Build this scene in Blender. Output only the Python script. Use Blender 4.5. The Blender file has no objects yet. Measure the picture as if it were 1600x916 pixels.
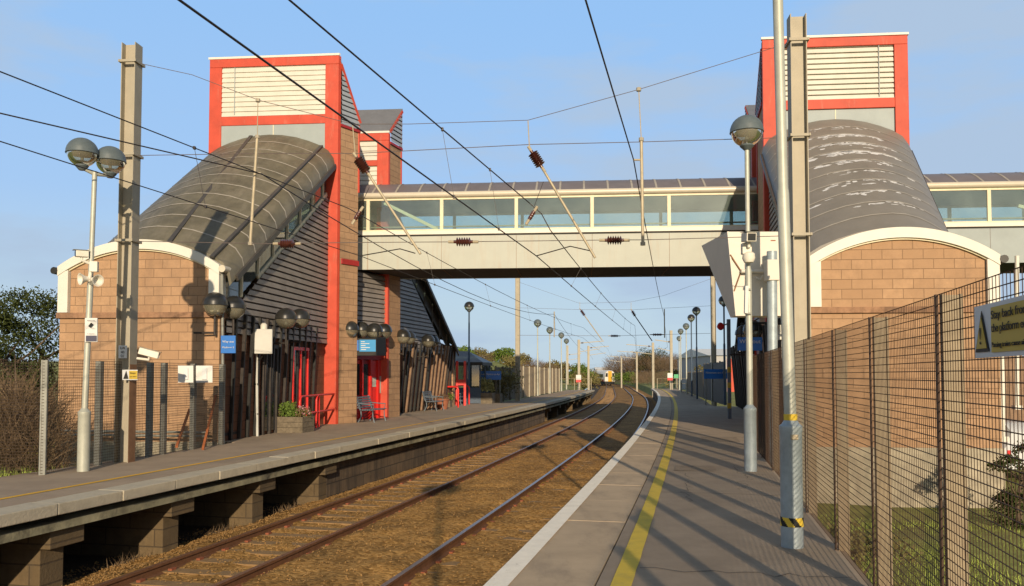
import bpy, bmesh, math, random
from mathutils import Vector, Matrix, noise
import numpy as np
random.seed(7)
R = math.radians
sc = bpy.context.scene
COL = sc.collection

# ------------------------------------------------------------------ camera
F, CX, PY, PITCH, EYE = 1291.0, 800.0, 533.0, R(2.35), 1.65
cam = bpy.data.cameras.new('camera')
cam.sensor_width = 36.0
cam.lens = 36.0 * F / 1600.0
cam.shift_y = (PY - 458.0) / 1600.0
cam.clip_start, cam.clip_end = 0.05, 9000.0
camo = bpy.data.objects.new('camera', cam)
camo.location = (0, 0, EYE)
camo.rotation_euler = (R(90) + PITCH, 0, 0)
COL.objects.link(camo)
sc.camera = camo

# ------------------------------------------------------------------ light
SUN_EL, SUN_SL = R(16.4), 0.078            # sun behind the viewer, a touch to the right
to_sun = Vector((SUN_SL, -1, 0)).normalized() * math.cos(SUN_EL) + Vector((0, 0, math.sin(SUN_EL)))
sun = bpy.data.lights.new('sun', 'SUN')
sun.energy, sun.angle, sun.color = 5.0, R(0.55), (1.0, 0.81, 0.57)
suno = bpy.data.objects.new('sun', sun)
suno.rotation_euler = to_sun.to_track_quat('Z', 'Y').to_euler()
suno.location = (3, -40, 30)
COL.objects.link(suno)

world = bpy.data.worlds.new('World')
sc.world = world
world.use_nodes = True
nt = world.node_tree
nt.nodes.clear()
def N(t, typ, **kw):
    n = t.nodes.new(typ)
    for k, v in kw.items():
        setattr(n, k, v)
    return n
out = N(nt, 'ShaderNodeOutputWorld')
bg = N(nt, 'ShaderNodeBackground')
bg.inputs['Strength'].default_value = 0.15
sky = N(nt, 'ShaderNodeTexSky', sky_type='NISHITA', sun_disc=False)
sky.sun_elevation = SUN_EL
sky.sun_rotation = math.atan2(to_sun.x, to_sun.y)
sky.air_density, sky.dust_density, sky.ozone_density = 1.0, 0.6, 1.6
tc = N(nt, 'ShaderNodeTexCoord')
mp = N(nt, 'ShaderNodeMapping')
mp.inputs['Scale'].default_value = (1.6, 1.6, 6.0)
mp.inputs['Location'].default_value = (0.35, 0.2, 0.9)
cn = N(nt, 'ShaderNodeTexNoise')
cn.inputs['Scale'].default_value, cn.inputs['Detail'].default_value, cn.inputs['Roughness'].default_value = 1.5, 6, 0.55
cr = N(nt, 'ShaderNodeValToRGB')
cr.color_ramp.elements[0].position, cr.color_ramp.elements[1].position = 0.44, 0.58
cr.color_ramp.elements[1].color = (0.9, 0.9, 0.9, 1)
mx = N(nt, 'ShaderNodeMixRGB')
mx.inputs['Color2'].default_value = (2.9, 3.75, 4.9, 1)
nt.links.new(tc.outputs['Generated'], mp.inputs['Vector'])
nt.links.new(mp.outputs['Vector'], cn.inputs['Vector'])
nt.links.new(cn.outputs['Fac'], cr.inputs['Fac'])
nt.links.new(cr.outputs['Color'], mx.inputs['Fac'])
sx = N(nt, 'ShaderNodeSeparateXYZ')
nt.links.new(tc.outputs['Generated'], sx.inputs[0])
hr = N(nt, 'ShaderNodeValToRGB')             # pale sky colours low down, faded out overhead to weaken fill light
e = hr.color_ramp.elements
e[0].position, e[0].color = 0.0, (0.92,) * 3 + (1,)
e[1].position, e[1].color = 0.43, (0.86,) * 3 + (1,)
x = e.new(0.60); x.color = (0, 0, 0, 1)
fr = N(nt, 'ShaderNodeMapRange')
fr.inputs['From Min'].default_value, fr.inputs['From Max'].default_value = -0.1, 0.35
nt.links.new(sx.outputs['Y'], fr.inputs['Value'])
fm = N(nt, 'ShaderNodeMath', operation='MULTIPLY')
nt.links.new(sx.outputs['Z'], hr.inputs['Fac'])
nt.links.new(hr.outputs['Color'], fm.inputs[0])
nt.links.new(fr.outputs[0], fm.inputs[1])
zr_ = N(nt, 'ShaderNodeValToRGB')  # sky model dimmed, most of all overhead, to cut fill light from out of view
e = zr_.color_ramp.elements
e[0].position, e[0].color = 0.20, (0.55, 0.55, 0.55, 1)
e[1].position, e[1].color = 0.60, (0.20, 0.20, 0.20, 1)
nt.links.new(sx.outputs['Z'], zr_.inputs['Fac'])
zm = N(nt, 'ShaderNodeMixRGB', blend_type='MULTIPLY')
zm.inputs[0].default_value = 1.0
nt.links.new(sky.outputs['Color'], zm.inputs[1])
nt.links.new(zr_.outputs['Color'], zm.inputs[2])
hc = N(nt, 'ShaderNodeMixRGB')
hcol = N(nt, 'ShaderNodeValToRGB')
e = hcol.color_ramp.elements
e[0].position, e[0].color = 0.0, (0.50, 0.63, 0.74, 1)
e[1].position, e[1].color = 0.40, (0.33, 0.585, 0.97, 1)
x = e.new(0.09); x.color = (0.49, 0.645, 0.78, 1)
x = e.new(0.20); x.color = (0.38, 0.59, 0.90, 1)
nt.links.new(sx.outputs['Z'], hcol.inputs['Fac'])
hs_ = N(nt, 'ShaderNodeVectorMath', operation='SCALE')
hs_.inputs['Scale'].default_value = 7.0
nt.links.new(hcol.outputs['Color'], hs_.inputs[0])
nt.links.new(hs_.outputs[0], hc.inputs['Color2'])
nt.links.new(fm.outputs[0], hc.inputs['Fac'])
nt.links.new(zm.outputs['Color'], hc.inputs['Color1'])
nt.links.new(hc.outputs['Color'], mx.inputs['Color1'])
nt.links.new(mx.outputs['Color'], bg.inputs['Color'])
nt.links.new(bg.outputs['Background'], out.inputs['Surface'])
sc.view_settings.view_transform = 'Standard'
sc.view_settings.look = 'None'
sc.view_settings.gamma = 1.0
sc.view_settings.use_curve_mapping = False
sc.view_settings.exposure = 0.0

# ------------------------------------------------------------------ measuring helpers
def ray(u, v):
    x, y = (u - CX) / F, (PY - v) / F
    return Vector((x, math.cos(PITCH) - y * math.sin(PITCH), math.sin(PITCH) + y * math.cos(PITCH)))
def P(u, v, Y):
    r = ray(u, v)
    return Vector((0, 0, EYE)) + r * (Y / r.y)
def G(u, v, z=0.0):
    r = ray(u, v)
    return Vector((0, 0, EYE)) + r * ((z - EYE) / r.z)
CC = (-5.053238, 23.279249, -4.272442, -0.443549)
def X0(d):
    t = min(d, 110.0) / 100
    x = CC[0] + CC[1] * t + CC[2] * t * t + CC[3] * t ** 3
    x += max(0, min(d, 190) - 110) * 0.118
    if d > 190: k = min(d, 300) - 190; x += 0.118 * k - 0.001 * k * k - max(0, d - 300) * 0.102
    return x
def S0(d):
    if d > 190: return 0.118 - 0.002 * (min(d, 300) - 190)
    if d > 110: return 0.118
    t = d / 100
    return (CC[1] + 2 * CC[2] * t + 3 * CC[3] * t * t) / 100
def pt(d, e, z=0.0):
    s = S0(d); q = math.sqrt(1 + s * s)
    return Vector((X0(d) + e / q, d - e * s / q, z))
def heading(d):                              # rotation about z that turns +Y onto the track
    return -math.atan(S0(d))
def frange(a, b, st):
    n = max(1, int(round((b - a) / st)))
    return [a + (b - a) * i / n for i in range(n + 1)]

# ------------------------------------------------------------------ mesh builder
class MB:
    def __init__(s): s.v, s.f, s.m, s.mi = [], [], [], 0
    def add(s, vs, fs):
        n = len(s.v)
        s.v += [tuple(p) for p in vs]
        s.f += [tuple(i + n for i in f) for f in fs]
        s.m += [s.mi] * len(fs)
        return s
    def hexa(s, b, t):                       # bottom quad, top quad
        return s.add(list(b) + list(t), [(3, 2, 1, 0), (4, 5, 6, 7), (0, 1, 5, 4), (1, 2, 6, 5), (2, 3, 7, 6), (3, 0, 4, 7)])
    def box(s, c, sz, rz=0.0):
        c = Vector(c); h = Vector(sz) / 2; m = Matrix.Rotation(rz, 3, 'Z')
        q = [c + m @ Vector((x * h.x, y * h.y, z * h.z)) for z in (-1, 1) for x, y in ((-1, -1), (1, -1), (1, 1), (-1, 1))]
        return s.hexa(q[:4], q[4:])
    def beam(s, a, b, w, h, up=(0, 0, 1)):   # bar of w x h from a to b
        a, b = Vector(a), Vector(b); d = (b - a).normalized(); u = Vector(up)
        x = d.cross(u)
        if x.length < 1e-4: x = d.cross(Vector((0, 1, 0)))
        x.normalize(); y = x.cross(d).normalized()
        q = [(-x * w - y * h) / 2, (x * w - y * h) / 2, (x * w + y * h) / 2, (-x * w + y * h) / 2]
        return s.hexa([a + k for k in q], [b + k for k in q])
    def prism(s, poly, vec):
        n = len(poly); vec = Vector(vec); poly = [Vector(p) for p in poly]
        return s.add(poly + [p + vec for p in poly], [tuple(range(n))[::-1], tuple(range(n, 2 * n))] + [(i, (i + 1) % n, n + (i + 1) % n, n + i) for i in range(n)])
    def tube(s, pts, r, n=8, cap=True):
        pts = [Vector(p) for p in pts]; k = len(pts); rr = r if isinstance(r, (list, tuple)) else [r] * k
        vs = []; px = None
        for i, p in enumerate(pts):
            d = (pts[min(i + 1, k - 1)] - pts[max(i - 1, 0)]).normalized()
            if px is None:
                px = d.orthogonal().normalized()
            else:
                px = (px - d * px.dot(d)).normalized()
            py = d.cross(px)
            vs += [p + (px * math.cos(2 * math.pi * j / n) + py * math.sin(2 * math.pi * j / n)) * rr[i] for j in range(n)]
        fs = [(i * n + j, i * n + (j + 1) % n, (i + 1) * n + (j + 1) % n, (i + 1) * n + j) for i in range(k - 1) for j in range(n)]
        if cap: fs += [tuple(range(n))[::-1], tuple(range((k - 1) * n, k * n))]
        return s.add(vs, fs)
    def lathe(s, c, prof, n=20, axis=None):   # profile of (radius, height)
        c = Vector(c)
        if axis is None: m = Matrix.Identity(3)
        else: m = Vector(axis).normalized().to_track_quat('Z', 'Y').to_matrix()
        vs = [c + m @ Vector((r * math.cos(2 * math.pi * j / n), r * math.sin(2 * math.pi * j / n), z)) for r, z in prof for j in range(n)]
        k = len(prof)
        fs = [(i * n + j, i * n + (j + 1) % n, (i + 1) * n + (j + 1) % n, (i + 1) * n + j) for i in range(k - 1) for j in range(n)]
        fs += [tuple(range(n))[::-1], tuple(range((k - 1) * n, k * n))]
        return s.add(vs, fs)
    def grid(s, rows, closed=False):         # rows of points, same length
        n = len(rows[0]); vs = [p for r in rows for p in r]
        fs = [(i * n + j, i * n + (j + 1) % n, (i + 1) * n + (j + 1) % n, (i + 1) * n + j) for i in range(len(rows) - 1) for j in range(n if closed else n - 1)]
        if closed: fs += [tuple(range(n))[::-1], tuple(range((len(rows) - 1) * n, len(rows) * n))]
        return s.add(vs, fs)
    def sweep(s, ds, prof, closed=True):     # profile of (e, z) carried along the track curve
        return s.grid([[pt(d, e, z) for e, z in prof] for d in ds], closed)
    def build(s, name, mats, parent=None, smooth=False, bevel=0.0):
        me = bpy.data.meshes.new(name)
        off = parent_loc(parent)
        vs = [(x - off[0], y - off[1], z - off[2]) for x, y, z in s.v] if any(off) else s.v
        me.from_pydata(vs, [], s.f)
        if not isinstance(mats, (list, tuple)): mats = [mats]
        for m in mats: me.materials.append(m)
        if len(mats) > 1: me.polygons.foreach_set('material_index', s.m)
        bm = bmesh.new(); bm.from_mesh(me)
        bmesh.ops.recalc_face_normals(bm, faces=bm.faces)
        bm.to_mesh(me); bm.free()
        if smooth:
            me.polygons.foreach_set('use_smooth', [True] * len(me.polygons))
            me.set_sharp_from_angle(angle=R(40))
        o = bpy.data.objects.new(name, me)
        COL.objects.link(o)
        if parent is not None: o.parent = parent
        if bevel:
            b = o.modifiers.new('bevel', 'BEVEL'); b.width = bevel; b.segments = 2; b.limit_method = 'ANGLE'
        return o
def parent_loc(p):
    v = Vector((0, 0, 0))
    while p is not None:
        v += p.location; p = p.parent
    return v
def tag(o, label=None, cat=None, group=None, kind=None):
    if label: o['label'] = label
    if cat: o['category'] = cat
    if group: o['group'] = group
    if kind: o['kind'] = kind
    return o
def thing(name, label, cat, loc=(0, 0, 0), group=None, rz=0.0):
    o = bpy.data.objects.new(name, None)
    o.empty_display_size = 0.3
    o.location = loc; o.rotation_euler = (0, 0, rz)
    COL.objects.link(o)
    return tag(o, label, cat, group)
def dup(root, loc, rz=0.0, label=None, group=None, scale=None):
    r = root.copy(); COL.objects.link(r); r.location = loc; r.rotation_euler = (0, 0, rz)
    if scale: r.scale = scale
    if label: r['label'] = label
    if group: r['group'] = group
    for ch in list(root.children):
        c = ch.copy(); COL.objects.link(c); c.parent = r
        for g in list(ch.children):
            e = g.copy(); COL.objects.link(e); e.parent = c
    return r

# ------------------------------------------------------------------ materials
def mat(name, col, rough=0.75, var=0.18, scale=3.0, metal=0.0, bump=0.15, bscale=30.0, stain=None, stain_amt=0.5, stain_scale=(1.2, 1.2, 0.25), stain_lo=0.5, spec=0.4, brick=None):
    m = bpy.data.materials.new(name); m.use_nodes = True
    t = m.node_tree; b = t.nodes['Principled BSDF']; L = t.links.new
    b.inputs['Roughness'].default_value = rough; b.inputs['Metallic'].default_value = metal
    b.inputs['Specular IOR Level'].default_value = spec
    tc = N(t, 'ShaderNodeTexCoord')
    geo = N(t, 'ShaderNodeNewGeometry')
    n1 = N(t, 'ShaderNodeTexNoise'); n1.inputs['Scale'].default_value = scale; n1.inputs['Detail'].default_value = 6; n1.inputs['Roughness'].default_value = 0.65
    L(geo.outputs['Position'], n1.inputs['Vector'])
    r1 = N(t, 'ShaderNodeValToRGB')
    r1.color_ramp.elements[0].position, r1.color_ramp.elements[1].position = 0.28, 0.72
    lo = [max(0, c * (1 - var)) for c in col]; hi = [min(0.95, c * (1 + var)) for c in col]
    r1.color_ramp.elements[0].color = (*lo, 1); r1.color_ramp.elements[1].color = (*hi, 1)
    L(n1.outputs['Fac'], r1.inputs['Fac'])
    c_out = r1.outputs['Color']; height = None
    if brick:                                # (wall direction x, y, brick length, course, mortar colour, second colour)
        dx, dy, bl, bh, mc, c2, ms = brick
        sx = N(t, 'ShaderNodeSeparateXYZ'); L(geo.outputs['Position'], sx.inputs[0])
        ax = N(t, 'ShaderNodeMath', operation='MULTIPLY'); ax.inputs[1].default_value = dx; L(sx.outputs['X'], ax.inputs[0])
        ay = N(t, 'ShaderNodeMath', operation='MULTIPLY_ADD'); ay.inputs[1].default_value = dy; L(sx.outputs['Y'], ay.inputs[0]); L(ax.outputs[0], ay.inputs[2])
        cx = N(t, 'ShaderNodeCombineXYZ'); L(ay.outputs[0], cx.inputs['X']); L(sx.outputs['Z'], cx.inputs['Y'])
        bt = N(t, 'ShaderNodeTexBrick', offset=0.5)
        bt.inputs['Scale'].default_value = 1.0; bt.inputs['Brick Width'].default_value = bl; bt.inputs['Row Height'].default_value = bh
        bt.inputs['Mortar Size'].default_value = ms; bt.inputs['Mortar Smooth'].default_value = 0.3; bt.inputs['Bias'].default_value = 0.0
        bt.inputs['Mortar'].default_value = (*mc, 1)
        L(cx.outputs[0], bt.inputs['Vector']); L(c_out, bt.inputs['Color1'])
        m2 = N(t, 'ShaderNodeMixRGB'); m2.inputs['Fac'].default_value = 0.85; m2.inputs['Color2'].default_value = (*c2, 1); L(c_out, m2.inputs['Color1'])
        L(m2.outputs[0], bt.inputs['Color2'])
        c_out = bt.outputs['Color']; height = bt.outputs['Fac']
    if stain:
        mpn = N(t, 'ShaderNodeMapping'); mpn.inputs['Scale'].default_value = stain_scale; L(geo.outputs['Position'], mpn.inputs['Vector'])
        n2 = N(t, 'ShaderNodeTexNoise'); n2.inputs['Scale'].default_value = 1.0; n2.inputs['Detail'].default_value = 7; n2.inputs['Roughness'].default_value = 0.7; L(mpn.outputs[0], n2.inputs['Vector'])
        r2 = N(t, 'ShaderNodeValToRGB'); r2.color_ramp.elements[0].position, r2.color_ramp.elements[1].position = stain_lo, stain_lo + 0.22
        r2.color_ramp.elements[1].color = (stain_amt,) * 3 + (1,)
        L(n2.outputs['Fac'], r2.inputs['Fac'])
        m3 = N(t, 'ShaderNodeMixRGB'); m3.inputs['Color2'].default_value = (*stain, 1); L(r2.outputs[0], m3.inputs['Fac']); L(c_out, m3.inputs['Color1'])
        c_out = m3.outputs[0]
    L(c_out, b.inputs['Base Color'])
    if bump:
        n3 = N(t, 'ShaderNodeTexNoise'); n3.inputs['Scale'].default_value = bscale; n3.inputs['Detail'].default_value = 4; L(geo.outputs['Position'], n3.inputs['Vector'])
        bp = N(t, 'ShaderNodeBump'); bp.inputs['Strength'].default_value = bump; bp.inputs['Distance'].default_value = 0.02; L(n3.outputs['Fac'], bp.inputs['Height'])
        nrm = bp.outputs[0]
        if height is not None:
            b2 = N(t, 'ShaderNodeBump', invert=True); b2.inputs['Strength'].default_value = 0.7; b2.inputs['Distance'].default_value = 0.012; L(height, b2.inputs['Height']); L(nrm, b2.inputs['Normal']); nrm = b2.outputs[0]
        L(nrm, b.inputs['Normal'])
    return m
def glassmat(name, tint, gloss=0.12, haze=0.12, hazecol=(0.5, 0.6, 0.6), rough=0.03):
    m = bpy.data.materials.new(name); m.use_nodes = True
    t = m.node_tree; t.nodes.clear(); L = t.links.new
    o = N(t, 'ShaderNodeOutputMaterial'); tr = N(t, 'ShaderNodeBsdfTransparent'); tr.inputs[0].default_value = (*tint, 1)
    df = N(t, 'ShaderNodeBsdfDiffuse'); df.inputs[0].default_value = (*hazecol, 1)
    gl = N(t, 'ShaderNodeBsdfGlossy'); gl.inputs['Roughness'].default_value = rough
    lw = N(t, 'ShaderNodeFresnel'); lw.inputs['IOR'].default_value = 1.5
    ad = N(t, 'ShaderNodeMath', operation='MULTIPLY_ADD'); ad.inputs[1].default_value = 1.3; ad.inputs[2].default_value = gloss * 0.3; L(lw.outputs[0], ad.inputs[0])
    no = N(t, 'ShaderNodeTexNoise'); no.inputs['Scale'].default_value = 1.3; no.inputs['Detail'].default_value = 6
    ge = N(t, 'ShaderNodeNewGeometry'); L(ge.outputs['Position'], no.inputs['Vector'])
    ml = N(t, 'ShaderNodeMath', operation='MULTIPLY'); ml.inputs[1].default_value = haze * 2; L(no.outputs['Fac'], ml.inputs[0])
    m1 = N(t, 'ShaderNodeMixShader'); L(ml.outputs[0], m1.inputs[0]); L(tr.outputs[0], m1.inputs[1]); L(df.outputs[0], m1.inputs[2])
    m2 = N(t, 'ShaderNodeMixShader'); L(ad.outputs[0], m2.inputs[0]); L(m1.outputs[0], m2.inputs[1]); L(gl.outputs[0], m2.inputs[2])
    L(m2.outputs[0], o.inputs['Surface'])
    return m
def ballastmat(name, c1, c2, c3, vs=22.0, bumpy=True):
    m = bpy.data.materials.new(name); m.use_nodes = True
    t = m.node_tree; b = t.nodes['Principled BSDF']; L = t.links.new
    b.inputs['Roughness'].default_value = 0.95; b.inputs['Specular IOR Level'].default_value = 0.15
    ge = N(t, 'ShaderNodeNewGeometry')
    vo = N(t, 'ShaderNodeTexVoronoi'); vo.inputs['Scale'].default_value = vs; L(ge.outputs['Position'], vo.inputs['Vector'])
    sp = N(t, 'ShaderNodeSeparateColor'); L(vo.outputs['Color'], sp.inputs[0])
    r = N(t, 'ShaderNodeValToRGB'); e = r.color_ramp.elements
    e[0].color = (*c1, 1); e[1].color = (*c3, 1); x = e.new(0.55); x.color = (*c2, 1)
    L(sp.outputs[0], r.inputs['Fac'])
    n = N(t, 'ShaderNodeTexNoise'); n.inputs['Scale'].default_value = 0.9; n.inputs['Detail'].default_value = 6; L(ge.outputs['Position'], n.inputs['Vector'])
    r2 = N(t, 'ShaderNodeValToRGB'); r2.color_ramp.elements[0].position, r2.color_ramp.elements[1].position = 0.3, 0.7
    r2.color_ramp.elements[0].color = (0.62, 0.58, 0.52, 1); r2.color_ramp.elements[1].color = (1.25, 1.16, 1.0, 1); L(n.outputs['Fac'], r2.inputs['Fac'])
    mu = N(t, 'ShaderNodeMixRGB', blend_type='MULTIPLY'); mu.inputs[0].default_value = 1.0; L(r.outputs[0], mu.inputs[1]); L(r2.outputs[0], mu.inputs[2])
    L(mu.outputs[0], b.inputs['Base Color'])
    bp = N(t, 'ShaderNodeBump', invert=True); bp.inputs['Strength'].default_value = 0.45; bp.inputs['Distance'].default_value = 0.02
    L(vo.outputs['Distance'], bp.inputs['Height'])
    if bumpy: L(bp.outputs[0], b.inputs['Normal'])
    return m
BR = (0.42, 0.262, 0.152)
def brickmat(name, dx, dy, col=BR, stain=True):
    return mat(name, col, 0.9, 0.16, 5.0, bump=0.5, bscale=60, brick=(dx, dy, 0.45, 0.225, tuple(c * 0.55 for c in col), (col[0] * .86, col[1] * .84, col[2] * .82), 0.008),
               stain=(0.17, 0.115, 0.08) if stain else None, stain_amt=0.6, stain_scale=(0.9, 0.9, 0.45), stain_lo=0.52)
M = {}
M['brick_front'] = brickmat('brick_front', 0.996, -0.087)
M['brick_side'] = brickmat('brick_side', 0.1, 0.995)
M['brick_chamfer'] = brickmat('brick_chamfer', 0.54, 0.84)
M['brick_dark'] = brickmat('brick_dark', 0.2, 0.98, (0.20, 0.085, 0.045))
M['ledge'] = mat('stained_stone_ledge', (0.30, 0.17, 0.10), 0.9, 0.3, 6, bump=0.4, stain=(0.08, 0.055, 0.04), stain_amt=0.8, stain_lo=0.45)
M['plinth'] = mat('weathered_plinth_render', (0.38, 0.335, 0.25), 0.9, 0.2, 3, stain=(0.16, 0.14, 0.11), stain_amt=0.8, stain_scale=(1.2, 1.2, 0.8), stain_lo=0.48)
M['red'] = mat('red_paint', (0.50, 0.062, 0.03), 0.6, 0.16, 2.2, bump=0.08, stain=(0.52, 0.22, 0.15), stain_amt=0.6, stain_scale=(6, 6, 1.0), stain_lo=0.57)
M['deepred'] = mat('deep_red_and_leaf_shade', (0.32, 0.02, 0.02), 0.5, 0.15, 3, bump=0.05)
M['doorred'] = mat('door_red_paint', (0.66, 0.03, 0.025), 0.35, 0.1, 3, bump=0.03)
M['louvre'] = mat('white_louvre', (0.60, 0.575, 0.50), 0.55, 0.08, 2.0, bump=0.03, stain=(0.5, 0.4, 0.3), stain_amt=0.35, stain_scale=(3, 3, 0.5), stain_lo=0.58)
M['white'] = mat('white_paint', (0.66, 0.64, 0.57), 0.5, 0.06, 2, bump=0.04, stain=(0.45, 0.40, 0.33), stain_amt=0.5, stain_scale=(2, 2, 0.7), stain_lo=0.6)
M['cream'] = mat('cream_panel', (0.43, 0.45, 0.40), 0.6, 0.05, 1.5, bump=0.03, stain=(0.42, 0.31, 0.21), stain_amt=0.55, stain_scale=(5, 5, 0.3), stain_lo=0.54)
M['creamframe'] = mat('cream_window_frame', (0.66, 0.60, 0.42), 0.5, 0.1, 3, bump=0.05, stain=(0.35, 0.27, 0.16), stain_amt=0.6, stain_scale=(4, 4, 1), stain_lo=0.58)
M['greypanel'] = mat('grey_green_panel', (0.30, 0.345, 0.35), 0.55, 0.08, 1.5, bump=0.05, stain=(0.5, 0.48, 0.42), stain_amt=0.4, stain_lo=0.6)
M['greylouvre'] = mat('blue_grey_cladding', (0.30, 0.33, 0.37), 0.45, 0.12, 2.0, bump=0.05)
M['darklouvre'] = mat('dark_ribbed_cladding', (0.25, 0.225, 0.205), 0.5, 0.2, 2.0, bump=0.06)
M['roof'] = mat('weathered_vault_sheet', (0.125, 0.112, 0.075), 0.5, 0.34, 1.6, bump=0.05, bscale=8, stain=(0.21, 0.185, 0.135), stain_amt=0.8, stain_scale=(2.6, 0.7, 0.9), stain_lo=0.48)
M['roofgrey'] = mat('grey_vault_sheet', (0.195, 0.18, 0.155), 0.5, 0.14, 1.0, bump=0.05, bscale=8)
M['flake'] = mat('flaked_lacquer', (0.62, 0.62, 0.62), 0.6, 0.12, 8)
M['roofedge'] = mat('dark_glazing_bar', (0.06, 0.055, 0.05), 0.5, 0.25, 4, bump=0.05)
M['rib'] = mat('pale_roof_rib', (0.36, 0.33, 0.28), 0.5, 0.2, 4, bump=0.03)
M['slate'] = mat('slate_sheet_roof', (0.155, 0.16, 0.175), 0.5, 0.12, 2, bump=0.08)
M['gutter'] = mat('cream_gutter', (0.55, 0.50, 0.40), 0.35, 0.06, 2, bump=0.02, spec=0.6)
M['bridgeroof'] = mat('bridge_vault_sheet', (0.16, 0.14, 0.145), 0.45, 0.12, 2, bump=0.03)
M['soffit_and_shadow'] = mat('dark_soffit_and_shadow', (0.05, 0.047, 0.045), 0.8, 0.2, 1)
M['ceiling'] = mat('bridge_ceiling', (0.52, 0.54, 0.53), 0.8, 0.08, 1)
M['fencepost'] = mat('beige_fence_post', (0.29, 0.235, 0.155), 0.65, 0.22, 5, metal=0.1, bump=0.08, stain=(0.16, 0.10, 0.06), stain_amt=0.7, stain_scale=(4, 4, 0.8), stain_lo=0.5)
M['steel'] = mat('galvanised_steel', (0.24, 0.245, 0.22), 0.6, 0.25, 5, metal=0.2, bump=0.05, stain=(0.25, 0.21, 0.16), stain_amt=0.4, stain_lo=0.58)
M['mast'] = mat('aged_mast_steel', (0.37, 0.335, 0.26), 0.65, 0.10, 2.5, metal=0.15, bump=0.08, stain=(0.27, 0.19, 0.12), stain_amt=0.4, stain_scale=(3, 3, 0.35), stain_lo=0.54)
M['mastrust'] = mat('rusty_mast_web', (0.25, 0.13, 0.065), 0.8, 0.3, 3, bump=0.1)
M['lamppost'] = mat('lamp_post_paint', (0.42, 0.43, 0.37), 0.5, 0.13, 5, metal=0.2, bump=0.06, stain=(0.26, 0.24, 0.18), stain_amt=0.5, stain_lo=0.57)
M['lampbase'] = mat('galvanised_lamp_base', (0.36, 0.42, 0.45), 0.5, 0.2, 7, metal=0.3, bump=0.1, stain=(0.52, 0.50, 0.44), stain_amt=0.5, stain_scale=(5, 5, 1.2), stain_lo=0.55)
M['bluepost'] = mat('dark_blue_post', (0.045, 0.075, 0.12), 0.5, 0.2, 4)
M['cap'] = mat('grey_lamp_hood', (0.10, 0.125, 0.135), 0.45, 0.15, 6, bump=0.03)
M['capdark'] = mat('black_lamp_hood', (0.022, 0.022, 0.02), 0.3, 0.2, 6, bump=0.02, spec=0.6)
M['dark'] = mat('black_paint', (0.018, 0.018, 0.017), 0.5, 0.3, 5, bump=0.05)
M['darkpost'] = mat('dark_stained_post', (0.035, 0.028, 0.024), 0.55, 0.35, 6, bump=0.08)
M['brownpost'] = mat('brown_painted_post', (0.225, 0.14, 0.085), 0.65, 0.3, 6, bump=0.08)
M['greybench'] = mat('grey_bench_paint', (0.13, 0.16, 0.19), 0.5, 0.15, 6)
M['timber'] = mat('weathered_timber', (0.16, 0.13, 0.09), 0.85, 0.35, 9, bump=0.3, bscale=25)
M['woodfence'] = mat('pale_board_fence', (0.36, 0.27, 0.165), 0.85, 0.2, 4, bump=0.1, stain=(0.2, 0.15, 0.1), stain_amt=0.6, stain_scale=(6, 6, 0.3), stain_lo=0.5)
M['darkfence'] = mat('dark_steel_fence', (0.05, 0.045, 0.042), 0.6, 0.2, 4)
M['insulator'] = mat('brown_insulator', (0.085, 0.028, 0.02), 0.22, 0.2, 8, spec=0.7)
M['tube'] = mat('weathered_galvanised_tube', (0.42, 0.36, 0.25), 0.55, 0.15, 6, metal=0.2)
M['wire'] = mat('dark_copper_wire', (0.035, 0.03, 0.03), 0.5, 0.2, 3, metal=0.3)
M['spanwire'] = mat('grey_span_wire', (0.17, 0.14, 0.13), 0.5, 0.2, 3, metal=0.3)
M['rail'] = mat('rusted_rail', (0.14, 0.062, 0.028), 0.8, 0.25, 8, bump=0.15)
M['railtop'] = mat('bright_rail_head', (0.34, 0.29, 0.29), 0.36, 0.15, 12, metal=0.9, bump=0.03)
M['railworn'] = mat('brown_rail_head', (0.25, 0.13, 0.075), 0.45, 0.2, 12, metal=0.4, bump=0.05)
M['sleeper'] = mat('dusty_concrete_sleeper', (0.25, 0.155, 0.07), 0.9, 0.25, 7, bump=0.3)
M['clip'] = mat('rust_red_clip', (0.24, 0.075, 0.035), 0.8, 0.3, 20)
M['deck'] = mat('platform_asphalt', (0.33, 0.255, 0.18), 0.92, 0.16, 1.3, bump=0.10, bscale=140, stain=(0.23, 0.175, 0.125), stain_amt=0.6, stain_scale=(0.8, 0.5, 1), stain_lo=0.5)
M['patch'] = mat('tarmac_patch', (0.28, 0.215, 0.15), 0.95, 0.2, 4, bump=0.5, bscale=160)
M['slab'] = mat('platform_edge_paving', (0.43, 0.33, 0.22), 0.9, 0.15, 1.6, bump=0.10, bscale=120, stain=(0.19, 0.15, 0.115), stain_amt=0.6, stain_scale=(2.5, 0.8, 1), stain_lo=0.5)
M['coping'] = mat('concrete_coping', (0.46, 0.41, 0.31), 0.9, 0.18, 3, bump=0.3, stain=(0.2, 0.17, 0.12), stain_amt=0.7, stain_scale=(3, 3, 3), stain_lo=0.52)
M['ledgebeam'] = mat('mossy_edge_beam', (0.28, 0.26, 0.17), 0.95, 0.3, 3, bump=0.3, stain=(0.05, 0.045, 0.035), stain_amt=0.95, stain_scale=(1.6, 1.6, 1.6), stain_lo=0.46)
M['whiteline'] = mat('worn_white_paint', (0.86, 0.80, 0.68), 0.8, 0.08, 6, bump=0.06, stain=(0.27, 0.23, 0.19), stain_amt=0.8, stain_scale=(9, 3.0, 1), stain_lo=0.6)
M['yellow'] = mat('yellow_paint', (0.74, 0.52, 0.055), 0.8, 0.1, 4, bump=0.06, stain=(0.5, 0.36, 0.08), stain_amt=0.6, stain_scale=(3, 3, 1), stain_lo=0.5)
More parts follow.
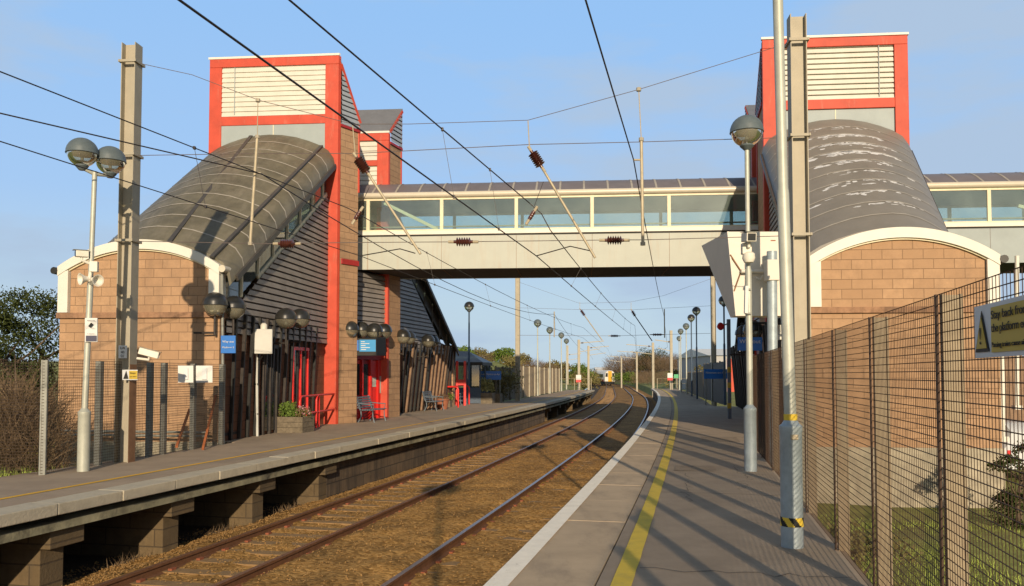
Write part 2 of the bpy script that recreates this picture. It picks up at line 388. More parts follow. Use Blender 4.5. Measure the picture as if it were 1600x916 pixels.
M['yellow_left'] = mat('orange_yellow_paint', (0.74, 0.42, 0.03), 0.8, 0.1, 4, bump=0.06)
M['pier'] = mat('brown_pier_block', (0.135, 0.095, 0.05), 0.95, 0.3, 4, bump=0.4, brick=(0.97, -0.22, 0.9, 0.28, (0.07, 0.05, 0.03), (0.11, 0.078, 0.042), 0.012), stain=(0.08, 0.065, 0.045), stain_amt=0.7, stain_lo=0.52)
M['pierdark'] = mat('dark_pier_end', (0.11, 0.09, 0.06), 0.95, 0.4, 5, bump=0.4)
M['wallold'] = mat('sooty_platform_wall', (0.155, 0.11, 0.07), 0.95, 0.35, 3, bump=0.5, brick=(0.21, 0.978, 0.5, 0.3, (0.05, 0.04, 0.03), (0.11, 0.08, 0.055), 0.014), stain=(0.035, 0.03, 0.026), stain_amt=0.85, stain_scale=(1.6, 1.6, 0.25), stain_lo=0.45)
M['crack_and_shadow'] = mat('dark_joint_and_shadow', (0.035, 0.03, 0.026), 0.95, 0.3, 8)
M['ballast'] = ballastmat('rusty_ballast', (0.20, 0.115, 0.036), (0.36, 0.21, 0.07), (0.50, 0.31, 0.12), 19)
M['ballastfar'] = ballastmat('rusty_ballast_plain', (0.18, 0.10, 0.034), (0.31, 0.18, 0.062), (0.43, 0.265, 0.105), 19, False)
M['soil'] = mat('soil_painted_shade', (0.045, 0.032, 0.02), 0.95, 0.4, 4, bump=0.5)  # near black, standing in for the deep shade under the left platform
M['stone'] = mat('loose_ballast_stone', (0.28, 0.165, 0.06), 0.95, 0.4, 9, bump=0.3)
M['grass'] = mat('rough_grass', (0.20, 0.215, 0.05), 0.95, 0.45, 1.1, bump=0.6, bscale=18, stain=(0.15, 0.115, 0.05), stain_amt=0.7, stain_scale=(0.5, 0.5, 0.5), stain_lo=0.5)
M['blade'] = mat('grass_blade', (0.26, 0.32, 0.06), 0.7, 0.5, 1.4, bump=0)
M['field'] = mat('green_field', (0.12, 0.15, 0.03), 0.95, 0.3, 0.15, bump=0.3, bscale=3, stain=(0.19, 0.15, 0.055), stain_amt=0.6, stain_scale=(0.06, 0.06, 0.06), stain_lo=0.5)
M['glass'] = glassmat('bridge_glass', (0.86, 0.95, 0.93), 0.12, 0.085, (0.52, 0.60, 0.56))
M['stairglass'] = glassmat('stair_glass', (0.5, 0.6, 0.58), 0.2, 0.2, (0.25, 0.3, 0.28))
M['globe'] = glassmat('clear_globe', (0.80, 0.80, 0.70), 0.15, 0.22, (0.6, 0.56, 0.42), 0.05)
M['darkglass'] = mat('dark_window_glass', (0.02, 0.025, 0.03), 0.08, 0.2, 2, bump=0, spec=0.8)
M['black'] = mat('flat_black', (0.01, 0.01, 0.01), 0.6, 0.1, 2, bump=0)
M['signblue'] = mat('sign_blue', (0.02, 0.15, 0.50), 0.4, 0.06, 2, bump=0)
M['signnavy'] = mat('sign_navy', (0.012, 0.016, 0.06), 0.4, 0.06, 2, bump=0)
M['signwhite'] = mat('sign_white', (0.66, 0.66, 0.64), 0.75, 0.03, 2, bump=0)
M['signyellow'] = mat('sign_yellow', (0.5, 0.36, 0.05), 0.5, 0.06, 3, bump=0)
M['signgrey'] = mat('sign_pale_grey', (0.56, 0.58, 0.60), 0.4, 0.04, 3, bump=0)
M['signred'] = mat('sign_red', (0.6, 0.03, 0.03), 0.4, 0.05, 3, bump=0)
M['signgreen'] = mat('sign_green', (0.05, 0.35, 0.15), 0.4, 0.05, 3, bump=0)
M['hood'] = mat('pale_hood_paint', (0.66, 0.62, 0.54), 0.55, 0.05, 1.5, bump=0.03, stain=(0.5, 0.4, 0.28), stain_amt=0.4, stain_lo=0.6)
M['cabinet'] = mat('grey_white_cabinet', (0.52, 0.52, 0.48), 0.5, 0.08, 3, bump=0.03)
M['cctv'] = mat('cream_camera_case', (0.68, 0.65, 0.56), 0.5, 0.08, 6, bump=0.02)
M['mesh'] = mat('dark_mesh_wire', (0.06, 0.033, 0.02), 0.7, 0.4, 6, metal=0.1, bump=0)
M['meshgrey'] = mat('grey_mesh_wire', (0.11, 0.075, 0.05), 0.6, 0.3, 6, metal=0.2, bump=0)
M['rustbar'] = mat('rusty_bar', (0.32, 0.10, 0.035), 0.85, 0.3, 8)
M['leafdark'] = mat('dark_ivy_leaf', (0.045, 0.058, 0.018), 0.85, 0.55, 2.5, bump=0, spec=0.08)
M['leafgreen'] = mat('green_leaf', (0.10, 0.15, 0.03), 0.8, 0.5, 2.5, bump=0, spec=0.1)
M['leafolive'] = mat('olive_leaf', (0.145, 0.125, 0.04), 0.7, 0.45, 0.6, bump=0)
M['leafbrown'] = mat('brown_twig', (0.155, 0.105, 0.06), 0.8, 0.45, 0.5, bump=0)
M['bark'] = mat('grey_brown_bark', (0.12, 0.085, 0.055), 0.9, 0.4, 6, bump=0.3)
M['flower'] = mat('pink_flower', (0.50, 0.25, 0.28), 0.6, 0.3, 9, bump=0)
M['palebush'] = mat('pale_green_leaf', (0.30, 0.28, 0.10), 0.7, 0.4, 5, bump=0)
M['terracotta'] = mat('terracotta', (0.30, 0.11, 0.06), 0.8, 0.2, 6)
M['trainyellow'] = mat('train_yellow', (0.6, 0.33, 0.015), 0.35, 0.05, 2, bump=0)
M['traincream'] = mat('train_cream', (0.62, 0.60, 0.55), 0.35, 0.05, 2, bump=0)
M['trainred'] = mat('train_dark_red', (0.22, 0.02, 0.03), 0.35, 0.05, 2, bump=0)
M['shed'] = mat('grey_shed_sheet', (0.36, 0.36, 0.37), 0.6, 0.06, 1)
M['shedroof'] = mat('pale_shed_roof', (0.72, 0.70, 0.64), 0.5, 0.06, 1)
def screenmat():
    m = bpy.data.materials.new('lit_screen'); m.use_nodes = True
    t = m.node_tree; b = t.nodes['Principled BSDF']
    b.inputs['Base Color'].default_value = (0.02, 0.08, 0.15, 1); b.inputs['Roughness'].default_value = 0.15
    b.inputs['Emission Color'].default_value = (0.16, 0.62, 0.92, 1); b.inputs['Emission Strength'].default_value = 0.5
    return m
M['screen'] = screenmat()
def text(body, c, right, up, h, m, parent, name='lettering', width=None):
    """flat raised lettering, centre c, along right / up, cap height h"""
    cu = bpy.data.curves.new(name, 'FONT'); cu.body = body; cu.size = h * 1.4; cu.align_x = 'CENTER'; cu.align_y = 'CENTER'; cu.extrude = 0.001
    tmp = bpy.data.objects.new(name, cu); COL.objects.link(tmp)
    bpy.context.view_layer.update()
    me = bpy.data.meshes.new_from_object(tmp.evaluated_get(bpy.context.evaluated_depsgraph_get()))
    bpy.data.objects.remove(tmp)
    right, up = Vector(right).normalized(), Vector(up).normalized(); nrm = right.cross(up)
    xs = [v.co.x for v in me.vertices]; k = 1.0
    if width and xs: k = min(1.6, width / max(1e-6, max(xs) - min(xs)))
    off = Vector(c) - parent_loc(parent)
    for v in me.vertices:
        v.co = off + right * v.co.x * k + up * v.co.y + nrm * (v.co.z + 0.004)
    me.materials.append(m)
    o = bpy.data.objects.new(name, me); COL.objects.link(o); o.parent = parent
    return o

# ================================================================== SETTING
def sm(x): x = max(0.0, min(1.0, x)); return x * x * (3 - 2 * x)
def hnoise(x, y, s): return noise.noise(Vector((x * s, y * s, 3.3)))
def hleft(d, e):
    h = -0.14 - 0.62 * sm((-e - 6.2) / 1.0) * sm((24 - d) / 3) * sm((d - 13) / 3) - 0.15 * sm((-e - 6.6) / 3) * sm((22 - d) / 4)
    h += 4.4 * sm((d - 82) / 75) * sm((-e - 9) / 15) + 0.12 * hnoise(d, e, 0.3)
    return h
def hright(d, e):
    h = -1.28 + 0.10 * hnoise(d, e, 0.4)
    h += 3.2 * sm((d - 112) / 40) * sm((e - 7) / 9) * sm((600 - d) / 300) + 0.9 * sm((d - 40) / 40)
    return h
ds = frange(-60, 0, 6)[:-1] + frange(0, 40, 1)[:-1] + frange(40, 120, 4)[:-1] + frange(120, 300, 12)[:-1] + [300, 340, 400, 500, 700, 1000, 1500, 2500, 4500]
el = [-6.15, -6.6, -7.2, -8, -9, -10.5, -12, -14, -17, -20, -24, -28, -34, -42, -55, -80, -130, -220, -400, -800, -1600, -3500]
er = [3.7, 4.5, 6, 6.6, 7.3, 8.2, 9.2, 10.5, 12, 14, 17, 20, 24, 30, 38, 50, 70, 110, 200, 400, 800, 1600, 3500]
def gx(d, e): return X0(min(d, 420)) + e * math.sqrt(1 + S0(d) ** 2)
mb = MB()
mb.grid([[(gx(d, e), d, hleft(d, e) - (0.8 if e > -6.2 else 0)) for e in el] for d in ds])
mb.grid([[(gx(d, e), d, hright(d, e) if e > 4 else -1.6) for e in er] for d in ds])
tag(mb.build('ground', M['grass'], smooth=True), kind='structure')

def ballast_z(e):
    a = abs(e)
    if a < 0.75: return -1.035
    if a < 1.0: return -1.035 - (a - 0.75) / 0.25 * 0.07
    if a < 2.55: return -1.115
    if e < 0:
        if a < 3.0: return -1.10
        return -1.10 - min(1, (a - 3.0) / 0.9) * 0.2
    return -1.115 - min(1, (a - 2.55) / 0.5) * 0.1
es = frange(-6.5, -3.9, 0.4)[:-1] + frange(-3.9, 3.9, 0.10)
dt = frange(-10, 6, 1)[:-1] + frange(6, 30, 0.14)[:-1] + frange(30, 70, 0.5)[:-1] + frange(70, 240, 3)[:-1] + frange(240, 420, 12)
rows = []
for d in dt:
    row = []
    for e in es:
        k = 0.035 if d < 30 else 0.02
        p = pt(d, e, ballast_z(e))
        p.z += k * hnoise(p.x, p.y, 2.3) + (0.018 * hnoise(p.x, p.y, 9) if d < 32 else 0)
        row.append(p)
    rows.append(row)
tb = MB().grid(rows).build('trackbed', [M['ballast'], M['soil'], M['ballastfar']], smooth=True)
nc = len(es) - 1
tb.data.polygons.foreach_set('material_index', [1 if es[i % nc] < -4.05 else (2 if dt[i // nc] > 34 else 0) for i in range(len(tb.data.polygons))])
tag(tb, kind='structure')

# loose stones on the ballast
mb = MB(); rs = random.Random(3)
ICO = [(0, 0, 1), (0.9, 0, 0.35), (0.28, 0.85, 0.35), (-0.73, 0.53, 0.35), (-0.73, -0.53, 0.35), (0.28, -0.85, 0.35), (0.3, 0.2, -0.8)]
IF = [(0, 1, 2), (0, 2, 3), (0, 3, 4), (0, 4, 5), (0, 5, 1), (6, 2, 1), (6, 3, 2), (6, 4, 3), (6, 5, 4), (6, 1, 5)]
for i in range(17000):
    d = 7.5 + 24 * rs.random() ** 1.7
    e = rs.choice([rs.uniform(-4.4, -2.6)] * 3 + [rs.uniform(-3.8, 3.2)] * 3 + [rs.uniform(-2.35, -1.1)])
    if min(abs(abs(e) - 1.035), abs(abs(e) - 2.47)) < 0.09: continue
    p = pt(d, e, ballast_z(e)); p.z += 0.035 * hnoise(p.x, p.y, 2.3) + 0.018 * hnoise(p.x, p.y, 9)
    s = rs.uniform(0.009, 0.024); a = rs.uniform(0, 6.3); ca, sa = math.cos(a), math.sin(a)
    q = [rs.uniform(0.7, 1.2) * s for _ in ICO]
    mb.add([(p.x + (x * ca - y * sa) * k, p.y + (x * sa + y * ca) * k, p.z + z * k * 0.8 + s * 0.25) for (x, y, z), k in zip(ICO, q)], IF)
tag(mb.build('ballast_stones', M['stone']), kind='stuff')

# railway tracks -------------------------------------------------------
RAILP = [(-0.036, 0), (0.036, 0), (0.036, -0.035), (0.01, -0.05), (0.01, -0.125), (0.07, -0.14), (0.07, -0.155), (-0.07, -0.155), (-0.07, -0.14), (-0.01, -0.125), (-0.01, -0.05), (-0.036, -0.035)]
dr = frange(-8, 120, 1.0)[:-1] + frange(120, 430, 6)
sleeper_me = None
def track(ec, tops, label, sz):
    root = thing('railway_track', label, 'railway track', pt(10, ec, -1.15))
    for s, mt in zip((-1, 1), tops):
        mb = MB(); n = len(RAILP)
        rws = [[pt(d, ec + s * 0.7175 + x, -0.98 + z) for x, z in RAILP] for d in dr]
        mb.grid(rws, True)
        o = mb.build('rail', [M['rail'], mt], root, smooth=True)
        for pl in o.data.polygons:
            if pl.normal.z > 0.9 and pl.center.z + root.location.z > -0.985: pl.material_index = 1
    mb = MB()
    for c, w in ((0, 2.5),):
        mb.prism([(-1.25, -0.12, 0), (1.25, -0.12, 0), (1.25, 0.12, 0), (-1.25, 0.12, 0)], (0, 0, -0.1))
    mb.mi = 1
    for s in (-1, 1):
        for k in (-1, 1):
            mb.box((s * 0.7175 + k * 0.095, 0, 0.012), (0.06, 0.11, 0.035))
    d = 6.0; k = 0; rest = MB(); proto = None
    while d < 170:
        p = pt(d, ec, sz)
        if k < 98:
            if proto is None:
                proto = mb.build('sleeper', [M['sleeper'], M['clip']]); o = proto; o.parent = root
            else:
                o = proto.copy(); COL.objects.link(o); o.parent = root
            o.location = p - root.location; o.rotation_euler = (0, 0, heading(d))
        else:
            rest.box(p - Vector((0, 0, 0.05)), (2.5, 0.24, 0.1), heading(d))
        d += 0.66; k += 1
    o = rest.build('sleeper_run', M['sleeper'], root); o['kind'] = 'stuff'
    return root
track(-1.7525, (M['railworn'], M['railworn']), 'rusty brown railway track beside the left platform, its sleepers showing', -1.104)
track(1.7525, (M['railtop'], M['railtop']), 'railway track with shiny rail heads beside the right platform, sleepers nearly buried', -1.127)

# right platform --------------------------------------------------------
pr = thing('platform', None, None, (0, 0, 0)); pr['kind'] = 'structure'
dp = frange(-8, 100, 1.0)
def deck_r(d): return 6.22 if d < 20 else (6.22 + 3.4 * sm((d - 20) / 0.8) if d < 44 else 6.22 + 3.4 * (1 - sm((d - 44) / 0.8)))
mb = MB()
mb.grid([[pt(d, 4.10, -0.35), pt(d, 4.10, 0.0), pt(d, 4.9, 0.012), pt(d, 5.6, 0.012), pt(d, deck_r(d), 0.0), pt(d, deck_r(d), -1.4)] for d in dp])
mb.build('asphalt_deck', M['deck'], pr)
mb = MB()
d = -8.0; rs = random.Random(5)
while d < 100:
    L = 1.52; z = rs.uniform(-0.004, 0.003)
    mb.sweep([d, d + L / 2, d + L - 0.012], [(3.247, z), (4.085, z + 0.002), (4.085, -0.2), (3.247, -0.2)])
    d += L
mb.build('edge_slab', M['slab'], pr, bevel=0.006)
mb = MB(); mb.sweep(dp, [(4.08, -0.35), (4.105, -0.35), (4.105, -0.02), (4.08, -0.02)]); mb.build('slab_joint', M['crack_and_shadow'], pr)
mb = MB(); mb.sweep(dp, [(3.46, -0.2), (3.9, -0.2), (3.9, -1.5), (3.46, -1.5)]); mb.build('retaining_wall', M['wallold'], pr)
mb = MB()
for d in (5.1, 8.05, 12.6, 17.2, 24.0):      # construction joints across the tarmac
    rr_ = random.Random(int(d * 10)); a0 = [pt(d + rr_.gauss(0, .03), e, 0.0165) for e in frange(4.4, 6.1, .12)]
    mb.grid([a0, [p + Vector((0, .012, 0)) for p in a0]])
for i in range(2):                          # wandering cracks
    rr_ = random.Random(40 + i); d, e = rr_.uniform(5.5, 22), rr_.uniform(4.5, 5.6); a0 = []
    for k in range(26): a0.append(pt(d, e, 0.0168)); d += rr_.uniform(.05, .22); e += rr_.gauss(0, .05); e = min(6.0, max(4.42, e))
    mb.grid([a0, [p + Vector((.006, 0, 0)) for p in a0]])
mb.build('surface_crack', M['crack_and_shadow'], pr)
mb = MB()
for d, e, w, l in ((15.2, 4.85, .7, .8), (21.5, 5.5, .9, 1.6)):
    mb.add([pt(d, e - w / 2, .0145), pt(d, e + w / 2, .0145), pt(d + l, e + w / 2, .0145), pt(d + l, e - w / 2, .0145)], [(0, 1, 2, 3)])
mb.build('repair_patch', M['patch'], pr)
def line(e0, e1, m, name, par, d0, d1, z=0.008, wob=0.0):
    rws = []
    for d in frange(d0, d1, 0.25 if wob else 1):
        a = wob * noise.noise(Vector((d * 3.1, e0, 0))) + wob * 0.7 * noise.noise(Vector((d * 9.7, e1, 2)))
        b = wob * noise.noise(Vector((d * 2.3, e1, 5))) + wob * 0.7 * noise.noise(Vector((d * 11.7, e1, 9)))
        rws.append([pt(d, e0 + a, z), pt(d, e1 + b, z)])
    return MB().grid(rws).build(name, m, par)
line(3.249, 3.435, M['whiteline'], 'white_edge_line', pr, -8, 100, 0.009)
line(4.215, 4.375, M['yellow'], 'yellow_line', pr, -8, 100, 0.010, 0.006)

# left platform -----------------------------------------------------------
pl_ = thing('platform', None, None, (0, 0, 0)); pl_['kind'] = 'structure'
dl = frange(-8, 90, 1.0)
def deck_l(d): return -6.12 if d < 19.6 else (-6.12 - 4.4 * sm((d - 19.6) / 0.8) if d < 47 else -6.12 - 4.4 * (1 - sm((d - 47) / 0.8)))
mb = MB()
mb.grid([[pt(d, -3.56, -0.13), pt(d, -3.56, 0.0), pt(d, -4.3, 0.008), pt(d, -5.2, 0.008), pt(d, deck_l(d), 0.0), pt(d, deck_l(d), -0.25), pt(d, -3.56, -0.13)] for d in dl])
mb.build('asphalt_deck', M['deck'], pl_)
mb = MB(); d = -8.0
while d < 90:
    z = rs.uniform(-0.004, 0.004); j = rs.uniform(-0.008, 0.008)
    mb.sweep([d, d + 0.6, d + 1.188], [(-3.126 + j, z), (-3.55, z + 0.002), (-3.55, -0.15), (-3.126 + j, -0.15)])
    d += 1.2
mb.build('coping', M['coping'], pl_, bevel=0.012)
mb = MB(); mb.sweep(dl, [(-3.25, -0.26), (-3.75, -0.26), (-3.75, -0.37), (-3.25, -0.37)]); mb.build('edge_beam', M['ledgebeam'], pl_)
mb = MB(); mb.sweep(dl, [(-3.58, -0.14), (-3.8, -0.14), (-3.8, -0.26), (-3.58, -0.26)]); mb.build('coping_shadow_strip', M['crack_and_shadow'], pl_)  # dark strip painted as the shadow between coping and edge beam
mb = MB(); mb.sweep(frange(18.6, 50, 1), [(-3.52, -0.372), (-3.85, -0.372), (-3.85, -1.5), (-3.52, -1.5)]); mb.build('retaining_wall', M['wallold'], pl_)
mb = MB(); mb.sweep(dl, [(-5.95, -0.27), (-6.25, -0.27), (-6.25, -1.6), (-5.95, -1.6)]); mb.build('rear_wall', M['pierdark'], pl_)
def pier(d):
    h = heading(d); mb = MB()
    mb.box(pt(d + 0.2, -4.5, -0.94), (1.95, 0.42, 1.12), h)
    mb.build('pier', M['pier'], pl_, bevel=0.012)
    mb = MB(); mb.box(pt(d + 0.27, -4.45, -0.50), (2.2, 0.62, 0.255), h); mb.build('pier_head', M['pier'], pl_, bevel=0.012)
for d in (2.1, 4.8, 7.5, 10.15, 12.65, 15.35, 18.2, 51, 56, 61, 66, 71, 76, 81, 86, 89.3): pier(d)
line(-4.175, -4.075, M['yellow_left'], 'yellow_line', pl_, -8, 90, 0.011, 0.004)

# fences of welded mesh ------------------------------------------------------
def mesh_fence(pts, top, label, postmat, wiremat, pitch_v, pitch_h, wr, side, name='mesh_fence', posts=None, pw=(0.06, 0.14), zb=-0.3, solid=False, strip=False):
    root = thing(name, label, 'fence', pts[0])
    for i, p in enumerate(pts):
        q = pts[min(i + 1, len(pts) - 1)] - pts[max(i - 1, 0)]; a = math.atan2(q.y, q.x)
        n = Vector((-math.sin(a), math.cos(a), 0)) * side
        if posts is None or i in posts:
            mb = MB(); c = p + n * (pw[1] / 2 + 0.012)
            if solid:
                mb.box(c + Vector((0, 0, (top + zb) / 2)), (pw[0], pw[1], top - zb), a); mb.build('fence_post', postmat, root, bevel=.008); continue
            t = 0.012                          # an I section: two flanges and a web
            ax = Vector((math.cos(a), math.sin(a), 0))
            for k in (-1, 1):
                mb.box(c + n * k * (pw[1] / 2 - t / 2) + Vector((0, 0, (top + zb) / 2)), (pw[0], t, top - zb), a)
            mb.box(c + Vector((0, 0, (top + zb) / 2)), (t * 3.0, pw[1] - 2 * t - 0.004, top - zb - 0.01), a)
            po = mb.build('fence_post', postmat, root)
            if strip: mb = MB(); mb.box(p - n * .012 + Vector((0, 0, top / 2)), (pw[0] * .5, .014, top), a); mb.build('clamp_bar', M['mesh'], po)
    for i in range(len(pts) - 1):
        a, b = pts[i], pts[i + 1]; L = (b - a).length; mb = MB()
        rr = random.Random(i)
        nv = int(L / pitch_v)
        for k in range(nv):
            p = a + (b - a) * ((k + 0.5) / nv)
            mb.tube([p + Vector((0, 0, 0.03)), p + Vector((0, 0, top))], wr * .85, 3, False)
        nh = int((top - 0.03) / pitch_h)
        for k in range(nh + 1):
            z = 0.03 + (top - 0.03) * k / nh
            mb.tube([a + Vector((0, 0, z)), b + Vector((0, 0, z))], wr * 1.4, 3, False)
        mb.build('mesh_panel', wiremat, root)
    return root
rp = [pt(d + 1.36, 6.16) for d in (-9.4, -7.7, -6.0, -4.2, -2.45, -0.7, 1.05, 2.75, 4.42, 6.15, 7.85, 9.95, 12.1, 14.3, 16.4, 18.7)]
mesh_fence(rp, 2.08, 'dark wire mesh fence along the back of the right platform', M['fencepost'], M['mesh'], 0.042, 0.0508, 0.0024, -1, pw=(0.055, 0.10), strip=True)
a, b = G(65, 743), G(350, 695)
lp = [a + (b - a) * ((G(u, 743 - (u - 65) * 48 / 285.0).y - a.y) / (b.y - a.y)) for u in (65, 158, 237, 259, 305, 350)]
lp = [a + Vector((-9, 1.0, 0)), a + Vector((-6, 0.7, 0)), a + Vector((-3.0, 0.35, 0))] + lp
mesh_fence(lp, 1.9, 'grey wire mesh fence in front of the left brick gable wall', M['steel'], M['meshgrey'], 0.05, 0.05, 0.0032, 1, pw=(0.10, 0.11), zb=-0.9, solid=True)
# warning sign on the right fence
a, b = pt(5.08, 6.12), pt(4.21, 6.12); rt = (b - a).normalized(); nn = Vector((0, 0, 1)).cross(rt) * -1
s = thing('warning_sign', 'grey and yellow platform edge warning sign hung on the right mesh fence', 'sign', a)
mb = MB(); z0, z1 = 1.725, 1.955
mb.prism([a + Vector((0, 0, z0)), b + Vector((0, 0, z0)), b + Vector((0, 0, z1)), a + Vector((0, 0, z1))], nn * -0.006)
mb.build('sign_board', M['signgrey'], s)
nf = rt.cross(Vector((0, 0, 1)))
def onsign(x, z, k=0.003): return a + rt * x + Vector((0, 0, z)) + nf * k
mb = MB(); mb.prism([onsign(x, z) for x, z in ((0.23, 1.745), (0.84, 1.745), (0.84, 1.935), (0.23, 1.935))], nf * 0.002); mb.build('yellow_field', M['signyellow'], s)
mb = MB(); mb.prism([onsign(x, z) for x, z in ((0.02, 1.75), (0.20, 1.75), (0.11, 1.93))], nf * 0.002); mb.build('triangle_border', M['black'], s)
mb = MB(); mb.prism([onsign(x, z, 0.006) for x, z in ((0.042, 1.765), (0.178, 1.765), (0.11, 1.902))], nf * 0.002); mb.build('triangle', M['signyellow'], s)
text('!', onsign(0.11, 1.815, 0.008), rt, (0, 0, 1), 0.075, M['black'], s)
text('Stay back from', onsign(0.45, 1.90, 0.006), rt, (0, 0, 1), 0.036, M['black'], s, width=0.40)
text('the platform edge', onsign(0.47, 1.845, 0.006), rt, (0, 0, 1), 0.036, M['black'], s, width=0.44)
text('Passing trains cause air turbulence', onsign(0.53, 1.775, 0.006), rt, (0, 0, 1), 0.022, M['black'], s, width=0.56)

# ================================================================== STATION BUILDINGS
RW = 3.65
def arc(x): return -(RW - math.sqrt(RW * RW - x * x))
PROF = [(-2.32, -1.12), (-2.26, -0.86), (-2.08, -0.60), (-1.78, -0.41), (-1.4, -0.255), (-0.95, -0.115), (-0.48, -0.03), (0, 0)]
PROF = PROF + [(-x, z) for x, z in PROF[-2::-1]]
def profz(x):
    for (a, za), (b, zb) in zip(PROF, PROF[1:]):
        if a <= x <= b: return za + (zb - za) * (x - a) / (b - a)
    return PROF[0][1]

def slats(mb, f, x0, x1, z0, z1, pitch=0.15, depth=0.035, clip=None):
    """ribbed cladding: f(x, z, out) gives the point, clip(z) the allowed x range"""
    n = max(1, int(round((z1 - z0) / pitch)))
    for i in range(n):
        za, zb = z0 + (z1 - z0) * i / n, z0 + (z1 - z0) * (i + 1) / n
        zm = za + (zb - za) * 0.72
        a0, a1 = (x0, x1) if clip is None else clip(za)
        b0, b1 = (x0, x1) if clip is None else clip(zb)
        if a1 - a0 < 0.02 and b1 - b0 < 0.02: continue
        m0, m1 = a0 + (b0 - a0) * .72, a1 + (b1 - a1) * .72
        mb.add([f(a0, za, depth), f(a1, za, depth), f(m1, zm, depth * 0.8), f(m0, zm, depth * 0.8), f(b0, zb, 0), f(b1, zb, 0), f(b0, zb, depth), f(b1, zb, depth)],
               [(0, 1, 2, 3), (3, 2, 5, 4), (4, 5, 7, 6)])

def stair(root, C, D, U, zc, run, slope, roofm, front, sgn, track_side, bars, taper=0.28):
    """vaulted stair: C centre at the high end, D run direction (downhill), U cross direction away from the track"""
    C, D, U = Vector(C), Vector(D), Vector(U)
    tap = taper
    def S(x, t, z=0.0): p = C + U * x + D * t; return Vector((p.x, p.y, z))
    def SR(x, t, z=0.0): return S(x * (1 - tap * t / run) if x > 0 else x, t, z)
    def zr(t): return zc - slope * t
    mb = MB(); ts = frange(0.02, run - .1, 0.68)
    inner = [(x * 0.975, z - 0.07) for x, z in PROF[::-1]]
    mb.grid([[SR(x, t, zr(t) + z) for x, z in PROF] + [SR(x, t, zr(t) + z) for x, z in inner] for t in ts], True)
    rf = mb.build('vaulted_roof', roofm, root, smooth=True)
    mb = MB()
    for t in ts[1:-1]:
        r0 = [SR(x, t - 0.022, zr(t - 0.022) + z + 0.012) for x, z in PROF]; r1 = [SR(x, t + 0.022, zr(t + 0.022) + z + 0.012) for x, z in PROF]
        mb.grid([r0, r1])
    mb.build('roof_rib', M['rib'], rf)
    mb = MB()
    for (xa, xb) in bars:
        mb.beam(SR(xa, run, zr(run) + profz(xa) + 0.03), SR(xb, 0.05, zr(0.05) + profz(xb) + 0.03), 0.11, 0.05)
    if bars: mb.build('glazing_bar', M['roofedge'], rf)
    for s in (-1, 1):
        mb = MB(); mb.beam(SR(s * 2.33, run - .35, zr(run - .35) - 1.13), SR(s * 2.33, 0.03, zr(0.03) - 1.13), 0.07, 0.14)
        mb.build('eaves_bar', M['roofedge'], rf)
        xw = s * 2.02
        def f(t, z, o): return SR(xw + s * o, t, z)
        # glazed strip under the eaves
        mb = MB(); mb.hexa([f(0.05, zr(0.05) - 2.05, 0.0), f(run - .2, max(2.45, zr(run - .2) - 2.05), 0.0), f(run - .2, max(2.45, zr(run - .2) - 2.05), -0.02), f(0.05, zr(0.05) - 2.05, -0.02)],
                           [f(0.05, zr(0.05) - 1.0, 0.0), f(run - .2, zr(run - .2) - 1.0, 0.0), f(run - .2, zr(run - .2) - 1.0, -0.02), f(0.05, zr(0.05) - 1.0, -0.02)])
        mb.build('stair_window', M['stairglass'] if front else M['roofedge'], root)
        mb = MB()
        for t in frange(0.4, run - 0.25, 1.05):
            mb.beam(f(t, max(2.4, zr(t) - 2.1), 0.02), f(t, zr(t) - 0.95, 0.02), 0.06, 0.06, (1, 0, 0))
        mb.beam(f(0.05, zr(0.05) - 2.08, 0.02), f(run - 2.2, zr(run - 2.2) - 2.08, 0.02), 0.06, 0.12)
        mb.build('window_bar', M['creamframe'] if s == track_side and front else M['roofedge'], root)
        # ribbed cladding down to the head of the ground floor
        mb = MB(); tmax = (zc - 2.12 - 2.7) / slope
        def f(t, z, o): return S(xw + s * o, t, z)
        slats(mb, f, 0, 0, 2.7, zc - 2.2, 0.18, 0.09, lambda z: (0.03, max(0.03, min(run - 0.3, (zc - 2.12 - z) / slope))))
        mb.build('ribbed_cladding', M['darklouvre'], root)
        # ground floor wall
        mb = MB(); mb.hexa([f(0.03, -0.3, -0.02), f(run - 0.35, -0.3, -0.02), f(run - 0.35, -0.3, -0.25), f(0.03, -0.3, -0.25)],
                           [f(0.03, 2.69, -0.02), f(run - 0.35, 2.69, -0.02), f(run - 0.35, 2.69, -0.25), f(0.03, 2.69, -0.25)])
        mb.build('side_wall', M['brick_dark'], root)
    # gable wall at the low end
    T = run
    dirn = D.normalized()
    zt = zr(run) + 0.03
    mb = MB(); mb.prism([S(-2.10, T, -1.5), S(2.10, T, -1.5), S(2.10, T, 0.02), S(-2.10, T, 0.02)], D * -0.34); mb.build('plinth', M['plinth'], root)
    mb = MB(); mb.prism([S(-2.06, T - .03, 0.022), S(2.06, T - .03, 0.022), S(2.06, T - .03, 3.05), S(-2.06, T - .03, 3.05)], D * -0.29); mb.build('gable_wall', M['brick_front'], root)
    mb = MB(); mb.prism([S(-2.12, T + .04, 3.052), S(2.12, T + .04, 3.052), S(2.12, T + .04, 3.19), S(-2.12, T + .04, 3.19)], D * -0.40); mb.build('stone_ledge', M['ledge'], root, bevel=0.01)
    xs = frange(-1.8, 1.8, 0.2)
    mb = MB(); mb.prism([S(-1.8, T - .04, 3.192), S(1.8, T - .04, 3.192)] + [S(x, T - .04, zt + arc(x) - 0.2) for x in xs[::-1]], D * -0.26); mb.build('gable_arch_wall', M['brick_front'], root)
